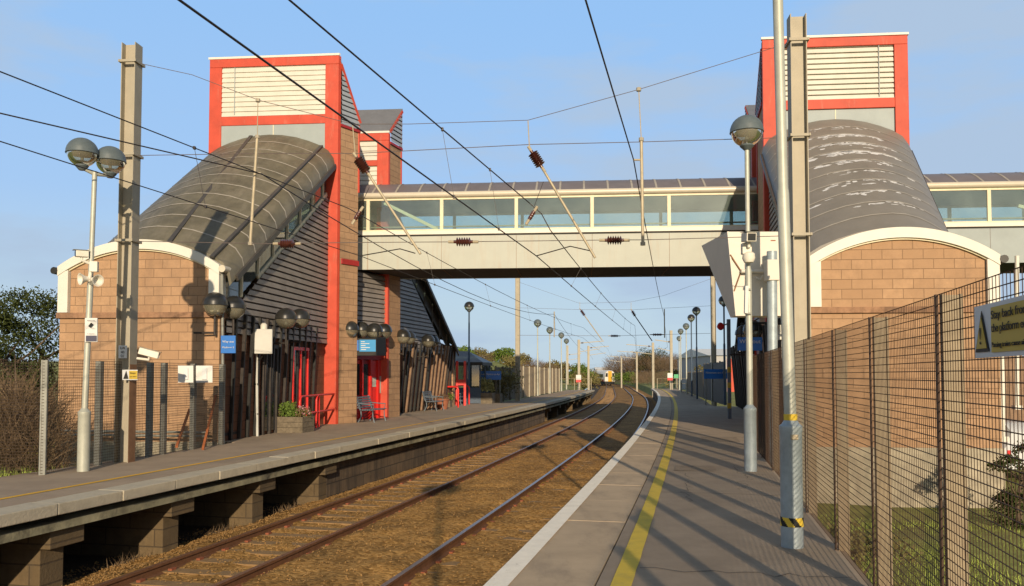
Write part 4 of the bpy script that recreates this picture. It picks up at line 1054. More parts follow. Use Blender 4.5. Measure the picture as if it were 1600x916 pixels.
def lamp(label, base, H, globes, r=.27, pole='lamppost', basem='lampbase', capm='cap', rp=(.055, .04), hb=1.1, rb=.1, name='street_lamp', clear=True, lean=(0, 0), group=None):
    b = Vector(base); root = thing(name, label, 'lamp', b, group); tp = b + Vector((lean[0], lean[1], H))
    mb = MB(); mb.tube([b + Vector((0, 0, hb * .9)), b + (tp - b) * .62, b + (tp - b) * .63, tp], [rp[0], rp[0], rp[1], rp[1]], 14); mb.build('pole', M[pole], root, smooth=True)
    if hb > .1:
        mb = MB(); mb.lathe(b, [(0, -.05), (rb * 1.0, -.05), (rb, .25), (rb, hb - .1), (rb * 1.04, hb - .09), (rb * 1.04, hb - .04), (rb * .8, hb - .02), (rp[0], hb + .02), (0, hb + .02)], 18); mb.build('base_column', M[basem], root, smooth=True)
    for gxy in globes:
        c = tp + Vector((gxy[0], gxy[1], r + .05 + (gxy[2] if len(gxy) > 2 else 0)))
        if abs(gxy[0]) + abs(gxy[1]) > .02: mb = MB(); mb.tube([tp + Vector((0, 0, -.05)), c + Vector((0, 0, -r - .02))], .03, 8); mb.build('bracket', M[pole], root)
        mb = MB(); mb.lathe(c + Vector((0, 0, -r - .06)), [(0, 0), (.05, 0), (r * .45, .07), (r * .40, .10), (0, .10)], 14); mb.build('lamp_collar', M['cap'], root, smooth=True)
        globe(root, c, r, M[capm], clear=clear)
    return root
bL = G(130, 737); lamp('grey lamp post with two hooded globes in front of the left fence', bL, P(148, 268, bL.y).z, ((-.16, -.12), (.16, .22, -.05)), r=.245, lean=(P(148, 268, bL.y).x - bL.x, 0), hb=1.06, basem='lamppost', rp=(.05, .042))
bR = G(1173, 737); lamp('lamp post with one big hooded globe by the pale hood, carrying cameras', bR, P(1167, 234, bR.y).z, ((0, 0),), lean=(P(1167, 234, bR.y).x - bR.x, 0), hb=1.12, rb=.105)
bT = G(1238, 856)
tl = lamp('tall nearest pole on the right platform with a thick base banded black and yellow', bT, 5.5, ((-.2, -.1), (.2, .15)), hb=1.2, rb=.103, rp=(.058, .05), lean=(-.07, 0))
mb = MB(); mb.lathe(bT + Vector((0, 0, .21)), [(.1035, 0), (.1065, 0)] + [(.1065, .085 * k / 6) for k in range(1, 7)] + [(.1035, .085)], 64)
o = mb.build('hazard_band', [M['yellow'], M['black']], tl, smooth=True)
for pl in o.data.polygons:
    a = math.atan2(pl.center.y, pl.center.x)
    pl.material_index = 1 if math.sin(a * 5 + pl.center.z * 38) > .0 else 0
mb = MB(); mb.lathe(bT + Vector((0, 0, 1.215)), [(.059, 0), (.063, 0), (.063, .06), (.059, .06)], 18); mb.build('yellow_band', M['yellow'], tl, smooth=True)
mb = MB(); mb.box(bT + Vector((0, -.104, 1.06)), (.075, .012, .05)); mb.build('door_tab', M['tube'], tl, bevel=.01)
# lamps standing behind the viewer and out of frame, known from their shadows
lamp('lamp post with two globes behind the viewer on the right platform', pt(-2.2, 5.85), 5.5, ((-.2, -.1), (.2, .15)), hb=1.2)
lamp('lamp post with two globes left of the picture on the left platform', (-8.35, 7.6, 0), 5.4, ((-.17, -.12), (.15, .22)), hb=1.06)
# the rows of lamps further along
def far_lamp(px, gy, Y, label, pole, group, rr=.27, zg=None):
    p = P(px, gy, Y); H = p.z - rr - .05
    return lamp(label, (p.x, p.y, 0), H, ((0, 0),), rr, pole, pole, 'capdark' if pole == 'bluepost' else 'cap', (.06, .045), 1.0 if pole != 'bluepost' else .05, .09, group=group)
gl, gr_ = 'globe lamps along the left platform', 'globe lamps along the right platform'
far_lamp(733, 479, 46.5, 'dark post globe lamp beside the planter and glass shelter', 'bluepost', gl)
for (u, v, Y), lb in zip(((840, 505, 67), (859, 516, 75), (877, 524, 86), (885, 533, 97)), ('pale post globe lamp before the board fence, nearest of its row', 'pale post globe lamp, second from the far mast along the board fence', 'globe lamp at the end of the board fence', 'farthest globe lamp on the left platform, beside a blue and white plate')): far_lamp(u, v, Y, lb, 'lamppost', gl, .3)
for (u, v, Y, m), lb in zip(((1131, 470, 44, 'bluepost'), (1088, 486, 55, 'bluepost'), (1080, 497, 62, 'bluepost'), (1072, 510, 71, 'lamppost'), (1063.5, 518, 80, 'lamppost'), (1061, 529, 92, 'lamppost')),
        ('dark globe lamp nearest the banded post, right of the far mast', 'tall dark globe lamp just left of the far right mast', 'dark globe lamp behind the two nearer dark ones', 'pale globe lamp, nearest of the three pale ones on the right platform', 'middle one of the three pale globe lamps on the right platform', 'farthest and lowest globe lamp on the right platform')): far_lamp(u, v, Y, lb, m, gr_)
# globe lights on the colonnade
def wall_globe(u, v, Y, r, label, stem=.45, group='hooded globe lights along the left colonnade'):
    c = P(u, v, Y); root = thing('globe_light', label, 'lamp', c - Vector((0, 0, r + stem)), group)
    mb = MB(); mb.tube([c - Vector((0, 0, r + stem)), c - Vector((0, 0, r - .02))], .03, 8); mb.tube([c - Vector((0, 0, r + stem - .05)), c + Vector((-.5, 0, -r - stem + .05))], .025, 6); mb.build('stem', M['darkpost'], root)
    globe(root, c, r, M['capdark'])
for (u, v, Y), lb in zip(((336, 476, 20.0), (365, 481, 20.6), (447, 498, 23.2), (469, 498, 24.6), (547, 515, 28.4), (565, 516, 29.6), (585, 518, 29.6), (600, 518, 30.8), (630, 526, 32.8), (639, 528, 35.5), (669, 533, 36.6), (676, 534, 39.0)),
        ('dark hooded globe light at the gable corner above the blue sign, left one', 'dark hooded globe light right of the gable corner above the blue sign', 'larger hooded globe light above the planter', 'smaller hooded globe light half behind the one above the planter', 'hooded globe light just right of the red column', 'globe light partly hidden left of the blue screen', 'hooded globe light right above the blue screen', 'globe light behind the one above the screen', 'hooded globe light above the leaning brown posts past the doors', 'globe light close behind the one past the doors', 'hooded globe light near the foot of the far stair', 'last globe light under the far stair roof')): wall_globe(u, v, Y, .29, lb)
for (u, v, Y), lb in zip(((1163, 522, 27.5), (1177, 516, 25.5)), ('dark globe light in shade beyond the pale hood', 'dark globe light in shade above the right blue sign')):
    wall_globe(u, v, Y, .29, lb, group='globe lights in shade at the right building')

# ================================================================== CAMERAS, SIGNS, BOXES
def cctv(label, c, aim, L=.34, w=.13, mount=None, hood=True):
    c = Vector(c); aim = Vector(aim).normalized(); root = thing('security_camera', label, 'camera', c)
    mb = MB(); mb.beam(c - aim * L / 2, c + aim * L / 2, w, w * .9); mb.build('case', M['cctv'], root, bevel=.012)
    mb = MB(); mb.beam(c + aim * (L / 2 + .001), c + aim * (L / 2 + .006), w * .8, w * .7); mb.build('lens_window', M['darkglass'], root)
    mb = MB(); mb.beam(c - aim * L / 2 + Vector((0, 0, w * .53)), c + aim * (L / 2 + .04) + Vector((0, 0, w * .53)), w * 1.15, .008); mb.build('sun_shield', M['steel'], root)
    if mount is not None: mb = MB(); mb.tube([c + Vector((0, 0, -w * .45)), c + Vector((0, 0, -w * .9)), Vector(mount)], .025, 8); mb.build('bracket', M['cctv'], root)
    return root
yL = bL.y
q = P(141, 400, yL)
cctv('camera pointing left on the left lamp post', P(128, 397, yL - .12), (-1, -.8, -.03), .2, .12, P(140, 412, yL - .05))
cb = thing('junction_box', 'cream junction box below the camera on the left lamp post', 'box', P(146, 417, yL - .1)); mb = MB(); mb.box(P(147, 417, yL - .14), (.13, .1, .18), .2); mb.build('box_body', M['cctv'], cb, bevel=.01); mb = MB(); mb.tube([P(142, 424, yL - .06), P(139, 440, yL - .06)], .03, 8); mb.build('conduit', M['cctv'], cb)
def horn(label, c, aim):
    root = thing('horn_speaker', label, 'loudspeaker', c); aim = Vector(aim).normalized()
    mb = MB(); mb.lathe(Vector(c), [(0, 0), (.04, 0), (.045, .04), (.055, .08), (.10, .15), (.105, .16), (.085, .155), (.04, .09), (0, .08)], 18, aim); mb.build('horn', M['cctv'], root, smooth=True)
    mb = MB(); mb.tube([Vector(c), Vector(c) - aim * .02 + Vector((0, 0, -.1))], .02, 6); mb.build('bracket', M['steel'], root)
horn('loudspeaker horn facing left on the left lamp post', P(140, 436, yL - .05), (-1, -1.2, -.15))
horn('loudspeaker horn facing right on the left lamp post', P(145, 437, yL - .05), (.8, -.5, -.15))
yR = bR.y
cctv('camera facing the viewer on the right lamp post', P(1170, 371, yR - .25), (.05, -1, -.12), .3, .17, P(1168, 392, yR - .05))
s = thing('junction_box', 'cream equipment box below the camera on the right lamp post', 'box', P(1170, 392, yR - .15)); mb = MB(); mb.box(P(1166, 389, yR - .12), (.16, .12, .19)); mb.build('box_body', M['cctv'], s, bevel=.01)
mb = MB(); mb.lathe(P(1170, 412, yR - .14), [(0, 0), (.08, .02), (.11, .09), (.1, .17), (.06, .2), (0, .2)], 16); mb.build('dome', M['cctv'], s, smooth=True)
s = thing('loudspeaker_column', 'slim white column speaker on the right lamp post', 'loudspeaker', P(1166, 460, yR - .1)); mb = MB(); mb.beam(P(1165.5, 490, yR - .1), P(1166.5, 447, yR - .1), .07, .06, (1, 0, 0)); mb.build('case', M['signwhite'], s, bevel=.008); mb = MB(); mb.box(P(1169, 490, yR - .07), (.1, .06, .03)); mb.box(P(1169, 452, yR - .07), (.1, .06, .03)); mb.build('strap', M['steel'], s)
# signs on the left lamp and mast
def board(root, a, b, c, d, th, m, name='sign_board'):
    a, b, c, d = map(Vector, (a, b, c, d)); n = (b - a).cross(d - a).normalized(); mb = MB(); mb.prism([a, b, c, d], n * -th); return mb.build(name, m, root, bevel=.003)
def rect(px0, py0, px1, py1, Y, dY=0.0): return P(px0, py1, Y), P(px1, py1, Y + dY), P(px1, py0, Y + dY), P(px0, py0, Y)
yS = yL - .07
s = thing('camera_notice', 'white camera notice with a navy foot on the left lamp post', 'sign', P(142, 515, yS))
r_ = rect(132.5, 497, 152, 534.5, yS - .02, .03); board(s, *r_, .03, M['signwhite'])
r2 = rect(134, 524.5, 151, 533.5, yS - .03, .03); board(s, *r2, .006, M['signnavy'], 'navy_band')
text('IMAGES', P(142.5, 501, yS - .04), (1, 0, 0), (0, 0, 1), .018, M['signnavy'], s, width=.13)
mb = MB(); mb.beam(P(139.5, 511, yS - .035), P(144, 505.5, yS - .035), .045, .006, (0, 1, 0)); mb.build('camera_symbol', M['black'], s)
text('CCTV', P(145, 513, yS - .04), (1, 0, 0), (0, 0, 1), .016, M['signnavy'], s)
text('in operation', P(142, 521.5, yS - .04), (1, 0, 0), (0, 0, 1), .014, M['signnavy'], s, width=.13)
ym = 15.7 - .17
s = thing('mast_number_plate', 'white number plate with three lines on the left mast', 'sign', P(190, 550, ym)); r_ = rect(185, 540, 198, 560, ym, -.01); board(s, *r_, .02, M['signwhite'])
for tx, y in (('UA', 544), ('40', 550.5), ('01', 556.5)): text(tx, P(191.5, y, ym - .012), (1, 0, 0), (0, 0, 1), .05, M['black'], s)
cctv('white camera bracketed to the left mast, pointing right', P(233, 552, ym + .1), (1, .25, -.28), .36, .14, P(214, 560, ym + .08))
s = thing('warning_sign', 'small grey and yellow warning plate low on the left mast', 'sign', P(205, 586, ym)); r_ = rect(191, 578, 215, 594, ym - .03, -.02); board(s, *r_, .012, M['signgrey'])
r_ = rect(201.5, 579.5, 214.5, 592.5, ym - .045, -.02); board(s, *r_, .008, M['signyellow'], 'yellow_field')
mb = MB(); mb.prism([P(192.5, 592, ym - .05), P(200.5, 592, ym - .05), P(197, 579.5, ym - .05)], (0, .006, 0)); mb.build('triangle', M['black'], s)
text('Danger', P(208, 583, ym - .06), (1, 0, 0), (0, 0, 1), .03, M['black'], s, width=.12)
text('Live wires', P(208, 588.5, ym - .06), (1, 0, 0), (0, 0, 1), .025, M['black'], s, width=.13)
# notices behind the left fence
for u0, u1, Yn, lb in ((278, 302, 17.3, 'white notice on the left fence with a grey emblem'), (306, 332, 18.4, 'white notice on the left fence beside its grey twin, under the corner lights')):
    s = thing('notice_board', lb, 'sign', P(u0, 585, Yn)); r_ = rect(u0, 571.5, u1, 598, Yn - .1, .05); board(s, *r_, .02, M['signwhite'])
    r2 = rect(u0 + (u1 - u0) * .38, 575, u0 + (u1 - u0) * .68, 593, Yn - .09, .02); board(s, *[p + Vector((0, -.02, 0)) for p in r2], .004, M['signgrey'], 'emblem')
mb = MB(); mb.beam(P(341, 603, 20.6), P(317, 702, 18.2), .05, .05); s = tag(mb.build('rusty_strut', M['rustbar']), 'longer rusty strut slanting behind the left fence end', 'strut')
mb = MB(); mb.beam(P(296, 640, 20.0), P(276, 698, 17.4), .05, .05); s = tag(mb.build('rusty_strut', M['rustbar']), 'shorter rusty strut slanting behind the left fence', 'strut')
mb = MB()
for dz in (0, -.09): mb.tube([P(80, 673, 20.1) + Vector((0, 0, dz)), P(325, 676, 19.75) + Vector((0, 0, dz))], .03, 8)
tag(mb.build('conduit_pipe', M['steel'], smooth=True), 'pair of grey pipes running low along the left gable wall', 'pipe')
# blue sign on its post by the left gable
sp_ = G(349, 692); s = thing('platform_sign', 'blue sign on a grey post beside the left gable corner', 'sign', sp_)
mb = MB(); mb.tube([sp_, P(347, 424, sp_.y)], .035, 10); mb.build('post', M['steel'], s, smooth=True)
r_ = rect(345, 524.5, 368, 552, sp_.y - .06); board(s, *r_, .02, M['signblue']); text('Way out', P(356.5, 534, sp_.y - .07), (1, 0, 0), (0, 0, 1), .05, M['signwhite'], s, width=.28); text('Platform 2', P(356.5, 543, sp_.y - .07), (1, 0, 0), (0, 0, 1), .04, M['signwhite'], s, width=.28)
# white cabinet on a bracket pole
s = thing('equipment_cabinet', 'white cabinet raised on a thin pole in the left colonnade', 'cabinet', G(402, 682))
g_ = G(402, 682); mb = MB(); mb.tube([g_, P(401, 520, g_.y)], .035, 8); mb.build('pole', M['cabinet'], s)
c = P(412, 534, g_.y - .15); mb = MB(); mb.box(c, (.46, .34, .66), .25); mb.build('case', M['cabinet'], s, bevel=.02)
mb = MB(); mb.lathe(c + Vector((0, 0, .33)), [(0, 0), (.09, 0), (.09, .12), (.05, .17), (0, .18)], 12); mb.build('cap', M['louvre'], s, smooth=True)
mb = MB(); mb.tube([c + Vector((0, 0, -.33)), c + Vector((-.1, .1, -.45)), Vector((g_.x, g_.y, c.z - .5))], .02, 6)
for z in (.6, 1.4): mb.box(Vector((g_.x - .04, g_.y, z)), (.12, .06, .05))
mb.build('strap', M['dark'], s)
# lit information screen over the entrance
Yi = 28.6
s = thing('information_screen', 'lit blue information screen hung over the entrance doors', 'screen', P(575, 545, Yi))
mb = MB(); mb.hexa([P(553, 556, Yi), P(588, 556, Yi), P(603, 556, Yi + .75), P(570, 556, Yi + .75)], [P(553, 529, Yi), P(588, 529, Yi), P(603, 527, Yi + .75), P(570, 527, Yi + .75)]); mb.build('case', M['black'], s, bevel=.01)
r_ = rect(561.5, 531, 587, 549.5, Yi - .012); board(s, *r_, .004, M['screen'], 'screen')
r_ = rect(554, 531.5, 560.5, 548, Yi - .012); board(s, *r_, .004, M['signblue'], 'side_panel')
for k in range(5): mb = MB(); mb.beam(P(564, 534 + k * 3.1, Yi - .02), P(570 + (k * 7) % 13, 534 + k * 3.1, Yi - .02), .003, .022, (0, 0, 1)); mb.build('screen_line', M['signwhite'], s)
mb = MB(); mb.tube([P(560, 529, Yi + .3), P(560, 512, Yi + .5)], .025, 6); mb.tube([P(590, 529, Yi + .4), P(590, 512, Yi + .6)], .025, 6); mb.build('hanger', M['dark'], s)
# the pale hood on its post
Yh, Yf = 16.7, 17.35
s = thing('monitor_hood', 'big pale folded hood on a round post before the right building', 'monitor hood', (P(1206, 586, Yh - .25).x, Yh - .25, 0))
bk = [P(1137, 362, Yh), P(1241, 362, Yh), P(1257, 494, Yh), P(1150, 494, Yh)]
dpth = lambda p, y, z: Vector((p.x - .02 * (y - Yh), y, z))
z1, z2 = P(1096, 384, 18.85).z, P(1147, 496.5, 17.1).z
mb = MB(); mb.hexa(bk, [dpth(bk[0], 18.85, z1), dpth(bk[1], 18.85, z1), dpth(bk[2], 17.1, z2), dpth(bk[3], 17.1, z2)]); mb.build('hood_body', M['hood'], s, bevel=.008)
for q_ in bk[:2]: mb = MB(); mb.beam(q_ + Vector((0, -.012, 0)), (bk[3] if q_ is bk[0] else bk[2]) + Vector((0, -.012, 0)), .03, .02, (0, 1, 0)); mb.build('edge_fold', M['hood'], s)
pc = Vector((P(1206, 586, Yh - .25).x, Yh - .25, 0)); mb = MB(); mb.tube([pc + Vector((0, 0, -.4)), P(1206, 393, Yh - .25)], .1, 18); mb.build('post', M['lampbase'], s, smooth=True)
c = P(1206, 423, Yh - .25); mb = MB(); mb.box(c, (.26, .25, .42)); mb.build('clamp', M['hood'], s, bevel=.02)
mb = MB(); mb.tube([P(1158, 424, Yh - .1), P(1248, 424, Yh - .1)], .04, 10)
mb.tube([P(1192, 430, Yh - .12), P(1188, 437, Yh - .15), P(1180, 433, Yh - .1)], .015, 6); mb.build('cross_arm', M['hood'], s, smooth=True)
mb = MB(); mb.tube([P(1147, 455, Yh - .03), P(1158, 424, Yh - .03), P(1141, 398, Yh - .03)], .014, 6); mb.tube([P(1253, 455, Yh - .03), P(1245, 424, Yh - .03), P(1245, 398, Yh - .03)], .014, 6); mb.build('stay', M['mastrust'], s)
mb = MB(); mb.box(P(1208, 376, Yh - .012) if False else P(1208, 376, Yh - .004), (.1, .004, .02)); mb.build('rust_mark', M['rustbar'], s)
s = thing('security_camera', 'small white camera low behind the hood post, above the right fence', 'camera', P(1222, 525, 18.0)); mb = MB(); mb.box(P(1222, 527, 18.0), (.16, .2, .12)); mb.build('case', M['white'], s, bevel=.01); mb = MB(); mb.tube([P(1219, 522, 18.0), P(1219, 508, 18.0)], .04, 8); mb.tube([P(1222, 531, 18.0), P(1222, 560, 18.0)], .02, 6); mb.build('bracket', M['white'], s)
# blue signs
def station_sign(label, u0, v0, u1, v1, Y, legs, body, dY=0.0):
    s = thing('station_sign', label, 'sign', P((u0 + u1) / 2, v1, Y)); r_ = rect(u0, v0, u1, v1, Y, dY); board(s, *r_, .03, M['signblue'])
    if body: text(body, (r_[0] + r_[2]) / 2 + Vector((0, -.02, .07)), r_[1] - r_[0], (0, 0, 1), .12, M['signwhite'], s, width=(r_[1] - r_[0]).length * .86)
    if legs:
        for k in (.08, .92): q = r_[0].lerp(r_[1], k); mb = MB(); mb.tube([Vector((q.x, q.y + .06, 0)), Vector((q.x, q.y + .06, r_[2].z))], .035, 8); mb.build('leg', M['steel'], s)
    return s
station_sign('blue station name sign on two legs before the left green hedge', 758.5, 580, 783, 593.5, 49, True, 'Newton-on-Ayr')
station_sign('blue station name sign in front of the dark right fence', 1100, 577, 1138, 592, 45.5, True, 'Newton-on-Ayr')
s = station_sign('blue direction sign hanging in shade beyond the right lamp post', 1152.5, 527, 1191, 548, 24.5, False, 'Way out', -.2)
mb = MB()
for u in (1158, 1186): mb.tube([P(u, 527, 24.45), P(u, 506, 24.45)], .02, 6)
mb.tube([P(1158, 506, 24.45), P(1215, 504, 24.3)], .03, 6); mb.build('hanger', M['dark'], s)
# banded grey post with a small loudspeaker
b_ = G(1140, 655); s = thing('banded_post', 'slim grey post with yellow bands and a round red speaker', 'post', b_)
mb = MB(); mb.box(b_ + Vector((0, 0, P(1138, 499, b_.y).z / 2)), (.12, .12, P(1138, 499, b_.y).z)); mb.build('shaft', M['greybench'], s)
for v in (578, 602, 634): mb = MB(); q = P(1139.3, v, b_.y); mb.box(q, (.128, .128, .2)); mb.build('yellow_band', M['signyellow'], s)
q = P(1127, 510, b_.y - .1); mb = MB(); mb.lathe(q, [(0, 0), (.13, 0), (.15, .04), (.13, .08), (.06, .2), (0, .2)], 16, (-.4, 1, 0)); mb.build('speaker', M['signred'], s, smooth=True); mb = MB(); mb.tube([q + Vector((0, .15, 0)), P(1137, 506, b_.y)], .025, 6); mb.build('bracket', M['steel'], s)
# red and white notices at the platform ends
for u, v, Y, lb in ((904, 592, 93, 'red and white notice at the left platform end'), (1047, 589, 90, 'red and white notice at the right platform end')):
    q = P(u, v, Y); s = thing('end_notice', lb, 'sign', (q.x, q.y, 0)); board(s, *rect(u - 4, v - 6, u + 4, v + 1.5, Y), .03, M['signwhite']); board(s, *rect(u - 4, v + 1.5, u + 4, v + 5.5, Y), .03, M['signred'], 'red_panel'); mb = MB(); mb.tube([Vector((q.x, q.y + .08, 0)), q + Vector((0, .08, .4))], .04, 6); mb.build('leg', M['steel'], s)
s = thing('exit_notice', 'small green notice beside the red and white one on the right', 'sign', P(1057, 588, 90)); board(s, *rect(1053, 585, 1060, 591, 90), .03, M['signgreen']); mb = MB(); mb.tube([P(1056.5, 606, 90.1), P(1056.5, 586, 90.1)], .04, 6); mb.build('leg', M['steel'], s)

# ================================================================== FURNITURE
def bench(label, loc, rz):
    root = thing('bench', label, 'bench', (0, 0, 0), 'slatted grey benches along the left platform'); L = 1.35
    for i in range(6): mb = MB(); mb.box((0, -.22 + i * .085, .44), (L, .062, .03)); mb.build('seat_slat', M['greybench'], root, bevel=.005)
    for i in range(5): mb = MB(); mb.box((0, .30 + i * .022, .52 + i * .085), (L, .028, .062)); mb.build('back_slat', M['greybench'], root, bevel=.005)
    for s in (-1, 1):
        x = s * (L / 2 - .12); mb = MB()
        mb.tube([(x, -.26, 0), (x, -.2, .2), (x, -.2, .42), (x, .26, .42), (x, .42, .92)], .024, 8); mb.tube([(x, .34, 0), (x, .22, .22), (x, .24, .42)], .024, 8)
        mb.tube([(x, -.2, .42), (x, -.24, .62), (x, .3, .66)], .02, 8); mb.build('end_frame', M['greybench'], root, smooth=True)
    root.location = loc; root.rotation_euler = (0, 0, rz); return root
def hd_l(d): return heading(d)
b1 = bench('grey slatted bench just right of the red column', G(562, 660) + Vector((.42, .3, 0)), math.pi / 2 + heading(29))
g2 = G(672, 643) + Vector((.15, .7, 0)); dup(b1, g2, math.pi / 2 + heading(36), 'grey slatted bench left of the round flower pot')
g3 = G(700, 633) + Vector((.6, .3, 0)); dup(b1, g3, math.pi / 2 + heading(42), 'grey slatted bench right of the round flower pot')

def clump(mb, c, rx, ry, rz, n, s, rnd, flat=0.0):
    for i in range(n):
        a, b = rnd.uniform(0, 6.283), math.acos(rnd.uniform(-.35, 1)); q = rnd.uniform(.35, 1) ** .6
        q *= 1 + .35 * noise.noise(Vector((math.cos(a) * 1.7 + c[0], math.sin(a) * 1.7 + c[1], b * 1.3 + c[2])))
        p = Vector((c[0] + rx * q * math.sin(b) * math.cos(a), c[1] + ry * q * math.sin(b) * math.sin(a), c[2] + rz * q * math.cos(b)))
        leaf(mb, p, s * rnd.uniform(.6, 1.35), rnd)
def leaf(mb, p, s, rnd):
    u = Vector((rnd.gauss(0, 1), rnd.gauss(0, 1), rnd.gauss(0, .7))).normalized(); v = u.orthogonal().normalized(); v.rotate(Matrix.Rotation(rnd.uniform(0, 6.28), 3, u)); w = u.cross(v)
    mb.add([p - v * s * .5, p + w * s * .28, p + v * s * .5, p - w * s * .28], [(0, 1, 2, 3)])
def planter(label, c, size, rz, plants, name='planter', boards=3):
    root = thing(name, label, 'planter', c); c = Vector(c); sx, sy, sz = size
    for i in range(boards):
        mb = MB(); h = sz / boards; m = Matrix.Rotation(rz, 3, 'Z')
        for s in (-1, 1):
            mb.box(c + m @ Vector((0, s * (sy / 2 - .02), 0)) + Vector((0, 0, h * (i + .5))), (sx, .04, h - .008), rz)
            mb.box(c + m @ Vector((s * (sx / 2 - .02), 0, 0)) + Vector((0, 0, h * (i + .5))), (.04, sy - .085, h - .008), rz)
        mb.build('board', M['timber'], root)
    mb = MB(); mb.box(c + Vector((0, 0, sz * .85)), (sx - .1, sy - .1, .06), rz); mb.build('soil', M['bark'], root)
    rnd = random.Random(int(c.y * 10))
    for (dx, dy, dz, r, n, s, m) in plants:
        mb = MB(); clump(mb, (c.x + dx, c.y + dy, c.z + sz + dz), r[0], r[1], r[2], n, s, rnd); mb.build('plant' if m != 'flower' else 'flowers', M[m], root)
    return root
pc = G(451, 677) + Vector((0, .42, 0))
planter('dark timber planter with green leaves and pink flowers by the red rails', pc, (.98, .75, .46), heading(24), ((-.12, -.05, .1, (.3, .28, .32), 700, .085, 'leafgreen'), (-.38, 0, .05, (.2, .25, .24), 260, .07, 'leafolive'), (.3, 0, .02, (.24, .25, .25), 420, .06, 'leafolive'), (.3, -.05, .12, (.24, .25, .2), 150, .045, 'flower'), (-.4, -.05, .12, (.16, .2, .18), 80, .045, 'flower')))
pf = G(757, 631) + Vector((0, .5, 0))
planter('far timber planter with a pale rounded bush beside the dark lamp post', pf, (1.05, .9, .62), heading(46), ((-.05, 0, .25, (.62, .5, .6), 1300, .10, 'palebush'),))
planter('low empty dark planter box right of the pale bush', pf + Vector((.72, .9, 0)), (.45, .8, .55), heading(46), ())
planter('trough of bright green leaves between two benches', G(686, 637) + Vector((.15, .5, 0)), (.9, .5, .35), heading(38), ((0, 0, .15, (.55, .35, .35), 800, .09, 'leafgreen'),))
c = G(691, 640) + Vector((0, .2, 0)); s = thing('flower_pot', 'terracotta pot with reddish dry flowers between two benches', 'planter', c)
mb = MB(); mb.lathe(c, [(0, 0), (.22, 0), (.30, .42), (.33, .43), (.33, .5), (.28, .5), (.26, .42), (0, .42)], 18); mb.build('pot', M['terracotta'], s, smooth=True)
mb = MB(); clump(mb, (c.x, c.y, c.z + .5), .34, .3, .25, 350, .07, random.Random(4)); mb.build('plant', M['bark'], s); mb = MB(); clump(mb, (c.x, c.y, c.z + .55), .36, .3, .2, 90, .06, random.Random(5)); mb.build('flowers', M['terracotta'], s)
# red tubular barriers
def barrier(label, pts_list, r=.033):
    root = thing('red_barrier', label, 'barrier', pts_list[0][0])
    for pts in pts_list: mb = MB(); mb.tube(pts, r, 10); mb.build('rail_tube', M['doorred'], root, smooth=True)
def hoop(a, b, h, rad=.18):
    a, b = Vector(a), Vector(b); d = (b - a).normalized(); z = Vector((0, 0, 1)); pts = [a, a + z * (h - rad)]
    for k in range(1, 6): t = k / 5 * math.pi / 2; pts.append(a + z * (h - rad + rad * math.sin(t)) + d * rad * (1 - math.cos(t)))
    for k in range(0, 5): t = k / 5 * math.pi / 2; pts.append(b + z * (h - rad + rad * math.cos(t)) - d * rad * (1 - math.sin(t)))
    return pts + [b + z * (h - rad), b]
hA, hB = G(498, 668), G(527, 662)
hA0, hB0 = G(468, 675), G(494, 669)
barrier('low red tubular barrier before the red column', [hoop(hA0, hA, 1.02), hoop(hB0, hB, 1.02), [hA0.lerp(hA, .1) + Vector((0, 0, .5)), hA + Vector((0, 0, .5))], [hB0.lerp(hB, .1) + Vector((0, 0, .5)), hB + Vector((0, 0, .5))]])
hC, hD = G(716, 637), G(733, 632)
barrier('red tubular barrier at the foot of the far stair', [hoop(hC, hC + Vector((0, 0, 0)) + Vector((-.8, .2, 0)), 1.05), hoop(hD, hD + Vector((-.8, .2, 0)), 1.05), [hC + Vector((-.4, .1, 1.05)), hD + Vector((-.4, .1, 1.05))]], .045)
s = thing('red_post', 'thick red upright frame at the foot of the far stair', 'post', G(714, 634)); q = G(714, 634)
for k in (0, .42): mb = MB(); mb.box(q + Vector((k, .1 * k, 1.2)), (.13, .13, 2.4)); mb.build('upright', M['doorred'], s, bevel=.01)
mb = MB(); mb.box(q + Vector((.21, .02, 1.25)), (.29, .06, .3)); mb.build('panel', M['doorred'], s)
# glass waiting shelter past the far stair
s = thing('waiting_shelter', 'small glazed shelter with a dark hipped roof past the far stair', 'shelter', P(728, 586, 47.5)); Ys = 47.5
q0, q1 = P(709, 586, Ys), P(750, 586, Ys); q0.z = q1.z = 0; dv = Vector((.5, 2.6, 0))
zE = P(728, 566, Ys).z; zR_ = P(715, 549, Ys + 1.3).z
mb = MB(); e = .15; a = [q0 + Vector((-e - 1.2, -e, zE)), q1 + Vector((e, -e, zE)), q1 + dv + Vector((e, e, zE)), q0 + dv + Vector((-e - 1.2, e, zE))]
rg = [q0.lerp(q0 + dv, .5) + Vector((-.9, 0, zR_)), q0.lerp(q1, .35).lerp(q0.lerp(q1, .35) + dv, .5) + Vector((0, 0, zR_))]
mb.add(a + rg, [(0, 1, 5, 4), (1, 2, 5), (2, 3, 4, 5), (3, 0, 4), (3, 2, 1, 0)]); mb.build('hipped_roof', M['slate'], s)
mb = MB(); mb.prism([p - Vector((0, 0, .003)) for p in a], (0, 0, -.18)); mb.build('fascia', M['dark'], s)
for p in (q0, q0.lerp(q1, .5), q1, q1 + dv, q1 + dv * .5): mb = MB(); mb.box(p + Vector((0, 0, zE / 2 - .1)), (.09, .09, zE - .18)); mb.build('frame_post', M['bluepost'], s)
